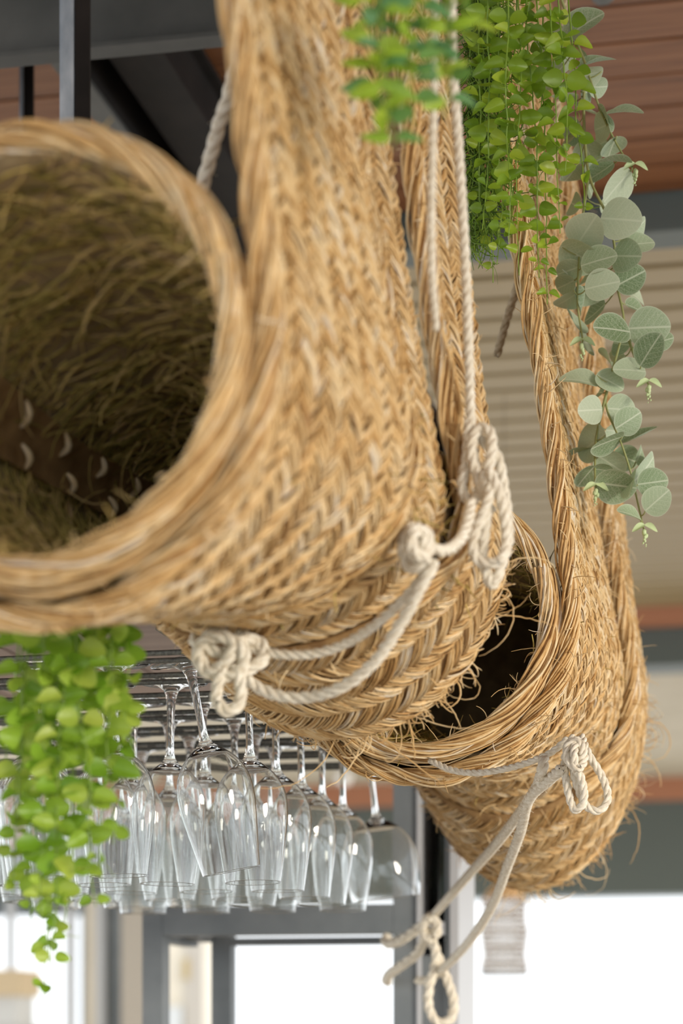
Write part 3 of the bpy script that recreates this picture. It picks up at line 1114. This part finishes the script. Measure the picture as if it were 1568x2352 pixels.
    bs_.append(p)
    ds_.append((cen - p) / np.linalg.norm(cen - p, axis=1, keepdims=True) + rng.normal(0, 0.5, (n, 3)))
    me = strays('stray_fibres', np.vstack(bs_), np.vstack(ds_), 0.026 if fine else 0.017, 0.8, 0.00055 if fine else 0.0008, M['straw'], (0.6, 0.2))
    o = put('stray_fibres', me)
    o['kind'] = 'stuff'
    # a few long curly straws at the rear lower end
    n = 26
    t = rng.uniform(0.02, 0.26, n)
    p = B.pos(np.full(n, 0.99), t, 0.003)
    nrm = B.pos(np.full(n, 1.0), t, 1.0) - B.pos(np.full(n, 1.0), t, 0.0)
    di = nrm * 1.0 + axd * 0.3 + rng.normal(0, 0.4, (n, 3))
    for i in range(n):
        put('loose_straw', strays('loose_straw', p[i:i + 1], di[i:i + 1], 0.075, 1.3, 0.00065, M['straw'], (0.62, 0.15), 14))
    return root


B1 = Basket(-0.0535, 1.36, (0.2, 0.6), 0.632, 0.445, [(0, 0.163), (0.25, 0.130), (0.5, 0.100), (0.72, 0.112), (0.85, 0.138), (1.0, 0.162)], 0.003)
B2 = Basket(0.2297, 2.27, (0.17, 0.6), 0.6236, 0.452, [(0, 0.160), (0.25, 0.140), (0.5, 0.120), (0.65, 0.145), (0.8, 0.20), (1.0, 0.245)], 0.003)
build_basket(B1, 'hanging_basket', 'large straw basket nearest the camera, its round open mouth at the left', False, 0.139, 0.440, 1.02)
build_basket(B2, 'hanging_basket', 'straw basket farther back on the right, hanging beside the eucalyptus branch', True, 0.138, 0.447, 1.08)
rail = empty('hanging_rail', (0.12, 2.0, 1.52))
tag(rail, 'dark steel rail under the ceiling that carries the straw baskets', 'rail')
uu = Vector((0.297, 0.955, 0))
for (bk, tp) in ((B1, 1.02), (B2, 1.08)):
    pass
c = np.array([tuple(Vector((-0.28, 1.0, 1.50)) + uu * q) for q in np.linspace(0, 2.2, 12)])
V, F, _ = tubes(c[None], np.full((1, 12), 0.02), 10)
me = raw_mesh('pipe', V, F, mat=M['steel'])
me.transform(Matrix.Translation((-0.12, -2.0, -1.52)))
obj('pipe', me, rail)
for q in (0.3, 1.9):
    p = Vector((-0.28, 1.0, 1.50)) + uu * q
    obj('bracket', box_mesh('bracket', (p.x - 0.132, p.y - 2.012, -0.01), (p.x - 0.108, p.y - 1.988, 0.065), M['steel']), rail)


# ------------------------------------------------------------------ ropes
def rope_thing(name, label, parts, mt=None):
    pts0 = parts[0][1][0]
    root = empty(name, pts0)
    tag(root, label, 'rope')
    for nm, pts, r in parts:
        me = rope_mesh(nm, pts, r, mt or M['rope'])
        me.transform(Matrix.Translation(-Vector(pts0)))
        obj(nm, me, root)
    return root


def pp(lst, d):
    out = []
    for q in lst:
        if len(q) == 3:
            out.append(P(*q))
        else:
            out.append(P(q[0], q[1], d))
    return out


RR = 0.0047
rope_thing('rope', 'white cotton rope hanging down the big basket into a looped bundle', [
    ('strand', pp([(1025, -1940, 1.72), (1032, -700, 1.72), (1036, -60, 1.72), (1040, 150, 1.73), (1052, 330, 1.75), (1066, 560, 1.77), (1076, 800, 1.79), (1082, 980, 1.80), (1095, 1090, 1.805)], 1.8), 0.0043),
    ('loop', pp([(1078, 965, 1.795), (1070, 1060, 1.79), (1060, 1120, 1.79), (1085, 1150, 1.79), (1120, 1080, 1.78), (1128, 1000, 1.785), (1098, 985, 1.79), (1082, 1040, 1.785), (1105, 1120, 1.78), (1130, 1180, 1.78)], 1.8), RR),
    ('loop', pp([(1095, 1000, 1.80), (1140, 1045, 1.79), (1158, 1130, 1.79), (1168, 1230, 1.785), (1150, 1300, 1.78), (1130, 1345, 1.78), (1118, 1320, 1.78), (1108, 1270, 1.78), (1120, 1160, 1.775), (1110, 1080, 1.775)], 1.8), RR),
    ('loop', pp([(1118, 1060, 1.785), (1125, 1130, 1.77), (1100, 1200, 1.77), (1085, 1250, 1.77), (1100, 1290, 1.77), (1150, 1285, 1.765), (1162, 1220, 1.77), (1145, 1130, 1.77), (1120, 1075, 1.77)], 1.8), RR),
])
rope_thing('rope', 'second white rope running straight down beside the blurred green sprig', [
    ('strand', pp([(994, -2200, 1.62), (996, -800, 1.61), (997, -60, 1.60), (998, 120, 1.61), (994, 300, 1.62), (990, 480, 1.64), (992, 640, 1.66), (1000, 760, 1.69)], 1.7), 0.0035),
])
rope_thing('rope', 'white rope with a thick knot slung under the big basket', [
    ('knot', pp([(945, 1205, 1.70), (925, 1250, 1.69), (940, 1300, 1.69), (968, 1290, 1.68), (975, 1240, 1.68), (955, 1210, 1.685), (935, 1235, 1.675), (955, 1280, 1.675), (985, 1262, 1.68), (978, 1225, 1.68), (950, 1222, 1.67), (948, 1265, 1.668), (985, 1285, 1.68)], 1.7), 0.0052),
    ('tail', pp([(965, 1235, 1.68), (1000, 1262, 1.685), (1030, 1262, 1.70), (1060, 1235, 1.725), (1075, 1195, 1.74), (1082, 1150, 1.76)], 1.7), 0.0048),
    ('strand', pp([(1000, 1285, 1.69), (960, 1360, 1.70), (915, 1440, 1.72), (860, 1520, 1.74), (790, 1575, 1.76), (715, 1600, 1.78), (650, 1600, 1.79), (590, 1578, 1.80), (550, 1540, 1.80)], 1.75), 0.0052),
    ('strand', pp([(990, 1290, 1.70), (950, 1350, 1.71), (880, 1420, 1.73), (800, 1475, 1.755), (720, 1502, 1.77), (640, 1503, 1.78), (575, 1490, 1.79), (525, 1495, 1.80)], 1.75), 0.0042),
])
rope_thing('rope', 'knotted tan rope with a short loop hanging in front of the glass rack', [
    ('knot', pp([(440, 1465, 1.80), (480, 1490, 1.785), (530, 1500, 1.785), (570, 1470, 1.79), (540, 1445, 1.80), (490, 1455, 1.80), (455, 1495, 1.79), (480, 1535, 1.785), (530, 1545, 1.78), (585, 1530, 1.78), (610, 1500, 1.785), (585, 1470, 1.79), (545, 1480, 1.775), (520, 1520, 1.775), (480, 1545, 1.78), (455, 1510, 1.785), (470, 1470, 1.78), (520, 1465, 1.775), (560, 1500, 1.772), (545, 1545, 1.775), (500, 1555, 1.78)], 1.79), 0.0058),
    ('loop', pp([(512, 1530, 1.775), (500, 1575, 1.775), (498, 1610, 1.775), (522, 1634, 1.775), (550, 1615, 1.775), (552, 1570, 1.775), (540, 1525, 1.775)], 1.78), 0.0054),
])
rope_thing('rope', 'pale rope rising steeply from behind the open basket mouth', [
    ('strand', pp([(436, 515, 1.72), (452, 470, 1.71), (478, 380, 1.70), (505, 280, 1.69), (530, 200, 1.68), (545, 60, 1.67), (565, -500, 1.67), (600, -2060, 1.67)], 1.7), 0.0058),
])
rope_thing('rope', 'dark shaded rope behind the gap between the two baskets', [
    ('strand', pp([(1140, 820, 2.55), (1165, 730, 2.55), (1190, 650, 2.55), (1225, 520, 2.55), (1270, 330, 2.56), (1330, -500, 2.58)], 2.55), 0.005),
], M['rope_shaded'])
D2 = 2.14
rope_thing('rope', 'white rope tied in a bow under the farther basket and led to the bar post', [
    ('strand', pp([(985, 1745, 2.30), (1035, 1768, 2.28), (1090, 1775, 2.26), (1150, 1768, 2.24), (1210, 1752, 2.22), (1265, 1728, 2.20), (1305, 1695, 2.19)], D2), 0.0036),
    ('loop', pp([(1335, 1690, 2.19), (1350, 1730, 2.17), (1385, 1790, 2.17), (1395, 1835, 2.17), (1375, 1862, 2.17), (1345, 1850, 2.17), (1325, 1805, 2.16), (1315, 1760, 2.165), (1310, 1710, 2.18)], D2), 0.0042),
    ('loop', pp([(1312, 1700, 2.18), (1296, 1750, 2.17), (1305, 1820, 2.16), (1320, 1860, 2.16), (1340, 1840, 2.155), (1335, 1790, 2.15), (1310, 1745, 2.155), (1325, 1705, 2.17)], D2), 0.0042),
    ('knot', pp([(1320, 1690, 2.17), (1300, 1720, 2.165), (1315, 1750, 2.15), (1338, 1735, 2.145), (1330, 1705, 2.15), (1305, 1712, 2.15), (1303, 1745, 2.145), (1330, 1765, 2.14), (1342, 1735, 2.15), (1325, 1700, 2.16), (1318, 1730, 2.14), (1322, 1775, 2.145)], D2), 0.0042),
    ('strand', pp([(1250, 1738, 2.20), (1243, 1775, 2.20), (1225, 1820, 2.30), (1150, 1925, 2.55), (1080, 2005, 2.80), (1010, 2085, 3.05), (985, 2115, 3.12)], D2), 0.0060),
    ('strand', pp([(1290, 1765, 2.16), (1262, 1790, 2.20), (1215, 1835, 2.28), (1195, 1910, 2.40), (1165, 1990, 2.55), (1130, 2080, 2.72), (1075, 2165, 2.9), (1020, 2222, 3.05), (985, 2250, 3.12), (957, 2252, 3.16)], D2), 0.0060),
])
rope_thing('rope', 'white rope knotted round the grey bar post with a long drooping loop', [
    ('knot', pp([(992, 2100, 3.10), (975, 2120, 3.09), (985, 2145, 3.08), (1003, 2130, 3.08), (990, 2105, 3.09), (972, 2130, 3.08), (980, 2155, 3.07), (1003, 2145, 3.07), (1000, 2115, 3.075), (978, 2112, 3.07), (965, 2145, 3.08)], 3.1), 0.0068),
    ('wrap', pp([(985, 2115, 3.10), (950, 2140, 3.12), (920, 2160, 3.14), (893, 2168, 3.18), (885, 2160, 3.24), (890, 2150, 3.30)], 3.1), 0.0072),
    ('wrap', pp([(978, 2150, 3.09), (958, 2190, 3.11), (925, 2215, 3.13), (896, 2235, 3.17), (887, 2250, 3.22), (890, 2255, 3.30)], 3.1), 0.0072),
    ('loop', pp([(985, 2145, 3.08), (1000, 2180, 3.07), (998, 2220, 3.07), (985, 2270, 3.07), (985, 2315, 3.07), (1005, 2348, 3.07), (1035, 2340, 3.07), (1042, 2300, 3.07), (1025, 2245, 3.075), (1005, 2195, 3.08), (988, 2155, 3.085)], 3.1), 0.0070),
])


# ------------------------------------------------------------------ plants
def leaf_mesh(name, length, width, cup, mt, tip=0.12, n=8, rings=3, bend=0.15, edge=False, nseg=14):
    """Ovate leaf from the petiole at the origin along +Y, facing +Z, with a little thickness by solidify-free double skin."""
    pts, F, ed = [], [], []
    spine = [(0.0, 0.0)]
    outline = []
    m_ = nseg
    for i in range(m_):
        a = math.pi * 2 * i / m_
        x = math.sin(a)
        y = -math.cos(a)
        w = width / 2 * (1 - 0.10 * y)
        yy = (y + 1) / 2
        lx = x * w * (0.94 + 0.06 * abs(x))
        ly = length * (yy + (tip * max(0, y) ** 6) - 0.0)
        outline.append((lx, ly))
    V = []
    fr_ = [0.0, 0.45, 0.8, 0.95, 1.0]
    cxy = (0.0, length * 0.5)
    for f in fr_:
        for (x, y) in outline:
            px = cxy[0] + (x - cxy[0]) * f
            py = cxy[1] + (y - cxy[1]) * f
            z = cup * length * ((px / (width / 2)) ** 2) * 0.5 - bend * length * (py / length) ** 2 + 0.02 * length
            V.append((px, py, z))
            ed.append(1.0 if f >= 0.99 else (0.25 if f > 0.9 else 0.0))
    Fs = []
    for r in range(len(fr_) - 1):
        for i in range(m_):
            j = (i + 1) % m_
            Fs.append((r * m_ + i, r * m_ + j, (r + 1) * m_ + j, (r + 1) * m_ + i))
    me = raw_mesh(name, V, Fs, attrs={'edge': ed}, mat=mt)
    return me


def orient(p, along, facing, scale=1.0, sx=1.0):
    """Matrix placing a leaf at p with +Y along and +Z near facing."""
    y = along.normalized()
    z = facing - y * facing.dot(y)
    if z.length < 1e-4:
        z = Vector((0.1, -1, 0.2))
        z = z - y * z.dot(y)
    z.normalize()
    x = y.cross(z)
    m_ = Matrix((x, y, z)).transposed().to_4x4()
    return Matrix.Translation(p) @ m_ @ Matrix.Diagonal((sx * scale, scale, scale, 1))


def vine(name, label, stems, leafs, leaf_len, gap, stem_r, jitter, mt_stem, thin=None, droop=0.3, tip_small=True, tendrils=True):
    top = Vector(stems[0][0])
    root = empty(name, top)
    tag(root, label, 'vine', None)
    inv = Matrix.Translation(-top)
    count = 0
    tb = []
    for st in stems:
        c, t = resample(catmull(st, 8), 0.006)
        K = len(c)
        c = c + np.cumsum(rng.normal(0, 0.00035, (K, 3)), 0)
        rad = np.linspace(stem_r, stem_r * 0.55, K)
        V, F, _ = tubes(c[None], rad[None], 6)
        me = raw_mesh('stem', V, F, mat=mt_stem)
        me.transform(inv)
        so = obj('stem', me, root)
        T = np.gradient(c, axis=0)
        s = random.uniform(0.2, 1) * gap
        ang = random.uniform(0, math.pi)
        total = t[-1]
        while s < total:
            i = min(K - 1, int(s / total * (K - 1)))
            p = Vector(c[i])
            down = Vector(T[i]).normalized()
            fr_ = s / total
            sc = leaf_len * random.uniform(0.8, 1.12) * (1.0 if not tip_small else (1.0 - 0.5 * max(0, (fr_ - 0.7) / 0.3)))
            for sd in (0, math.pi):
                a = ang + sd + random.uniform(-0.35, 0.35)
                outd = Vector((math.cos(a), -abs(math.sin(a)) * 0.7 + 0.3 * math.sin(a), 0))
                along = outd + Vector((0, 0, random.uniform(-0.75, 0.25) * droop * 2))
                facing = Vector((random.uniform(-0.7, 0.7), -1.0, random.uniform(-0.5, 0.7)))
                m_ = orient(p + along.normalized() * stem_r * 2.2, along, facing, sc, random.uniform(0.8, 1.05))
                o = obj('leaf', random.choice(leafs), so)
                o.matrix_local = inv @ m_
                count += 1
                if tendrils and random.random() < 0.35:
                    tb.append((p, down * -0.3 + outd + Vector((0, 0, -1.0))))
            ang += math.pi / 2 + random.uniform(-0.5, 0.5)
            s += gap * random.uniform(0.75, 1.25)
    if tb:
        me = strays('tendrils', np.array([q[0][:] for q in tb]), np.array([q[1][:] for q in tb]), leaf_len * 1.1, 0.7, stem_r * 0.45, M['moss'], (0.75, 0.15), 6)
        me.transform(inv)
        o = obj('tendrils', me, root)
        o['kind'] = 'stuff'
    return root, inv, count


def leaf_set(mt, cups=((0.92, 0.5, 0.1), (0.98, 0.3, -0.1), (0.86, 0.6, 0.25)), tip=0.14):
    return [leaf_mesh('leaf', 1.0, w, c, mt, tip, bend=b) for (w, c, b) in cups]


# vine under the big basket, lower left
LV = leaf_set(M['leaf_fresh'], tip=0.05)
st = []
for (x0, x1, y1, d) in ((45, 12, 1790, 1.50), (75, 35, 1960, 1.47), (90, 60, 2080, 1.50), (110, 100, 2140, 1.46), (130, 95, 2330, 1.48), (150, 120, 2210, 1.51), (165, 135, 2250, 1.46),
                        (185, 165, 2010, 1.50), (200, 150, 2110, 1.47), (215, 205, 1975, 1.49), (235, 225, 2010, 1.48), (250, 262, 1940, 1.46), (268, 285, 1800, 1.48), (285, 292, 1720, 1.47), (140, 70, 2120, 1.49), (60, 30, 2060, 1.48), (175, 215, 2080, 1.45)):
    n = 5
    pts = [P(x0 + (x1 - x0) * q / n + random.uniform(-8, 8) * (q > 0), 1375 + (y1 - 1375) * q / n, d + 0.22 + random.uniform(-0.01, 0.01)) for q in range(n + 1)]
    st.append(pts)
r1, i1, c1 = vine('hanging_vine', 'bright green round-leaved vine hanging below the mouth of the big basket', st, LV, 0.0192, 0.0268, 0.0009, 0.002, M['stem'])

# vine in the gap between the baskets
LV2 = leaf_set(M['leaf'])
st = []
for (x0, x1, y1, d) in ((1092, 1108, 470, 2.17), (1108, 1128, 640, 2.20), (1125, 1122, 520, 2.14), (1150, 1142, 600, 2.16), (1165, 1170, 560, 2.12), (1185, 1180, 540, 2.18), (1190, 1195, 625, 2.14),
                        (1205, 1246, 645, 2.15), (1225, 1262, 690, 2.16), (1255, 1292, 540, 2.13), (1280, 1300, 400, 2.12), (1300, 1338, 490, 2.15), (1245, 1240, 430, 2.17)):
    n = 5
    pts = [P(x0 + (x1 - x0) * q / n + random.uniform(-6, 6) * (q > 0), -60 + (y1 + 60) * q / n, d + random.uniform(-0.01, 0.01)) for q in range(n + 1)]
    st.append(pts)
r2, i2, c2 = vine('hanging_vine', 'dense green button-leaved vine hanging between the two straw baskets', st, LV2, 0.0168, 0.0238, 0.0009, 0.002, M['stem'])
n = 1500
base = np.zeros((n, 3))
for i in range(n):
    x = 1075 + abs(rng.normal(0, 42))
    y = rng.uniform(-80, 560 - (x - 1075) * 0.6)
    base[i] = P(x, y, 2.22 + rng.uniform(-0.03, 0.05))
di = np.stack([rng.normal(0, 0.5, n), rng.normal(-0.2, 0.5, n), -np.abs(rng.normal(1, 0.4, n))], 1)
me = strays('hanging_threads', base, di, 0.035, 0.7, 0.0009, M['moss'], (0.45, 0.25), 7)
me.transform(i2)
o = obj('hanging_threads', me, r2)
o['kind'] = 'stuff'

# blurred sprig at the top in front of the big basket
LV3 = leaf_set(M['leaf_blue'], ((0.62, 0.4, 0.2), (0.7, 0.3, -0.1), (0.55, 0.5, 0.3)), 0.2)
st = []
for (x0, x1, y1, d) in ((835, 875, 290, 1.42), (865, 905, 330, 1.40), (890, 930, 280, 1.44), (915, 960, 300, 1.42), (880, 850, 170, 1.43), (1015, 1005, 190, 1.46), (1040, 1018, 270, 1.45), (1060, 1085, 110, 1.47), (940, 985, 150, 1.43)):
    n = 4
    pts = [P(x0 + (x1 - x0) * q / n + random.uniform(-8, 8) * (q > 0), -60 + (y1 + 60) * q / n, d + random.uniform(-0.01, 0.01)) for q in range(n + 1)]
    st.append(pts)
r3, i3, c3 = vine('hanging_sprig', 'blurred blue-green sprig at the top in front of the big basket', st, LV3, 0.0165, 0.016, 0.0011, 0.002, M['stem'], tip_small=False, tendrils=False)

def tie(root, pts, mt, r=0.0012):
    c, _ = resample(catmull(pts, 6), 0.02)
    V, F, _ = tubes(c[None], np.full((1, len(c)), r), 6)
    me = raw_mesh('tie', V, F, mat=mt)
    me.transform(Matrix.Translation(-root.location))
    obj('tie', me, root)


tie(r3, [Vector(st_)[:] for st_ in (P(940, -50, 1.43), P(945, -600, 1.44), Vector((0.045, 1.47, 1.5)))], M['stem'])
tie(r2, [Vector(st_)[:] for st_ in (P(1200, -40, 2.16), P(1205, -300, 2.17), Vector((0.19, 2.2, 1.5)))], M['stem'])
# eucalyptus branch
EL = [leaf_mesh('leaf', 1.0, w, c, M['euc'], 0.02, bend=b_, nseg=26) for (w, c, b_) in ((0.98, 0.14, 0.08), (0.94, 0.22, -0.1), (0.9, 0.3, 0.18))]
DE = 2.36
BL = leaf_mesh('leaf', 1.0, 0.9, 0.4, M['bud'], 0.14)
S = {
    'a': [(1270, -60), (1310, 60), (1345, 150), (1370, 230), (1400, 300), (1430, 355), (1452, 385)],
    'b': [(1345, 150), (1340, 260), (1352, 400), (1392, 492), (1410, 560), (1416, 650), (1432, 735), (1420, 800), (1398, 880), (1392, 935), (1425, 1015), (1448, 1085), (1463, 1150), (1478, 1215)],
    'c': [(1352, 400), (1335, 520), (1328, 620), (1326, 700), (1338, 780)],
    'd': [(1432, 735), (1450, 800), (1470, 850), (1490, 885)],
    'e': [(1398, 880), (1370, 1000), (1366, 1080), (1368, 1120)],
}
root = empty('eucalyptus_branch', P(1270, -60, DE))
tag(root, 'grey-green eucalyptus branch with veined round leaves on the right', 'branch')
inv = Matrix.Translation(-P(1270, -60, DE))
allstem = []
for kx, pl in S.items():
    pts = [P(x, y, DE + 0.012 * math.sin(i * 1.7)) for i, (x, y) in enumerate(pl)]
    c, t = resample(catmull(pts, 8), 0.006)
    allstem.append(c)
    V, F, _ = tubes(c[None], np.linspace(0.0017, 0.0010, len(c))[None], 6)
    me = raw_mesh('twig', V, F, mat=M['twig'])
    me.transform(inv)
    obj('twig', me, root)
allstem = np.vstack(allstem)
# centre x, y, length px, apparent width px, depth shift
EUC = [(1335, 58, 98, 76, .00), (1262, 88, 78, 58, .04), (1330, 115, 66, 34, .02), (1368, 140, 84, 34, .0), (1345, 172, 78, 26, -.01), (1272, 178, 68, 54, .05), (1350, 212, 58, 46, .02),
       (1432, 255, 82, 32, -.02), (1392, 270, 66, 24, -.01), (1388, 290, 66, 50, .01), (1352, 262, 80, 48, .03), (1405, 332, 66, 44, .02), (1410, 368, 80, 34, -.01), (1350, 345, 72, 56, .04), (1378, 400, 74, 50, .03),
       (1415, 425, 84, 48, .0), (1345, 415, 78, 60, .05), (1425, 504, 92, 88, -.02), (1345, 532, 90, 86, -.01), (1462, 527, 66, 32, .02), (1466, 560, 70, 60, .01), (1438, 588, 76, 72, -.01), (1374, 598, 80, 74, -.02),
       (1330, 590, 96, 44, .0), (1306, 622, 62, 40, .01), (1446, 640, 70, 66, .0), (1382, 655, 76, 72, -.03), (1297, 655, 56, 40, .02), (1352, 680, 66, 46, .02), (1330, 692, 66, 42, .0), (1302, 690, 66, 34, .01),
       (1406, 756, 86, 80, -.02), (1490, 752, 90, 82, -.01), (1462, 708, 60, 48, .02), (1318, 742, 72, 44, .02), (1346, 787, 66, 58, .03), (1492, 804, 78, 70, -.02), (1524, 782, 44, 36, .01), (1432, 792, 66, 52, .03),
       (1446, 850, 72, 66, -.01), (1331, 872, 84, 56, .0), (1400, 876, 66, 56, .0), (1396, 826, 68, 30, .02), (1356, 942, 64, 58, -.01), (1425, 940, 66, 60, .01), (1442, 966, 64, 56, -.01), (1358, 1020, 88, 76, .02),
       (1392, 1012, 84, 26, -.02), (1466, 1006, 90, 38, .0), (1328, 1036, 70, 34, .03), (1345, 1090, 62, 40, .02), (1400, 1062, 76, 40, .03), (1482, 1080, 92, 52, .02), (1412, 1112, 90, 58, -.01), (1452, 1114, 72, 32, -.02),
       (1498, 1108, 66, 60, .0), (1508, 1150, 66, 60, -.01), (1448, 1180, 62, 30, -.02), (1384, 1078, 46, 26, .0), (1300, 330, 60, 50, .05), (1318, 470, 58, 40, .04), (1296, 230, 62, 50, .05), (1375, 200, 50, 30, .02),
       (1318, 560, 60, 40, .05), (1352, 640, 62, 50, .05), (1400, 610, 66, 52, .05), (1460, 680, 58, 44, .04), (1370, 720, 66, 48, .06), (1420, 830, 60, 46, .05), (1375, 900, 58, 40, .05), (1410, 990, 60, 44, .05),
       (1435, 1050, 64, 46, .05), (1380, 1050, 58, 44, .06), (1290, 140, 62, 48, .06), (1318, 300, 66, 50, .05), (1378, 330, 56, 40, .04), (1312, 400, 62, 48, .06), (1400, 470, 60, 40, .05), (1470, 1045, 52, 36, .03)]
tie(root, [Vector(st_)[:] for st_ in (P(1270, -60, DE), P(1262, -300, DE), Vector((0.225, 2.37, 1.5)))], M['twig'], 0.0016)
for (x, y, ln, wd, dd) in EUC:
    d = DE + dd
    ctr = P(x, y, d)
    j = np.argmin(np.linalg.norm(allstem - np.array(ctr), axis=1))
    near = Vector(allstem[j])
    along = ctr - near
    if along.length < 0.006:
        along = Vector((random.choice([-1, 1]) * 0.6, -0.1, random.uniform(-0.8, 0.5)))
    along.y *= 0.5
    along.normalize()
    Lm = 1.06 * ln / FPX * d
    ratio = min(1.0, wd / ln / 0.96)
    face = Vector((random.uniform(-0.15, 0.15), -1, random.uniform(-0.1, 0.25)))
    side = along.cross(face).normalized()
    ang = math.acos(max(0.3, ratio)) * random.choice([-1, 1])
    face = (Matrix.Rotation(ang, 3, along) @ face)
    o = obj('leaf', EL[0 if ratio > 0.85 else random.choice((1, 2))], root)
    o.matrix_local = inv @ orient(ctr - along * Lm * 0.5, along, face, Lm)
    # petiole
    if (ctr - along * Lm * 0.5 - near).length > 0.004:
        a_, b_ = np.array(near), np.array(ctr - along * Lm * 0.48)
        cc = np.linspace(a_, b_, 4)
        cc[1:3] += [0, -0.002, -0.002]
        V, F, _ = tubes(cc[None], np.full((1, 4), 0.0008), 5)
        me = raw_mesh('petiole', V, F, mat=M['twig'])
        me.transform(inv)
        obj('petiole', me, root)
for (x, y) in ((1458, 392), (1490, 890), (1337, 795), (1480, 1222), (1368, 1128)):
    parts = []
    c0 = P(x, y, DE - 0.01)
    for q in range(9):
        z = -0.002 * q
        rr = 0.0028 * (1 - q / 11)
        parts.append((bs_v * [rr, rr, rr * 1.4] + np.array([c0.x + random.uniform(-1, 1) * 0.002, c0.y + random.uniform(-1, 1) * 0.002, c0.z + z]), bs_f))
    V, F = merge(parts)
    me = raw_mesh('bud_cluster', V, F, mat=M['bud'])
    me.transform(inv)
    obj('bud_cluster', me, root)
    for sg in (-1, 1):
        o = obj('leaf', BL, root)
        o.matrix_local = inv @ orient(c0 + Vector((0, 0, 0.008)), Vector((sg, -0.2, -0.5)), Vector((0, -1, 0.5)), 0.014, 0.6)
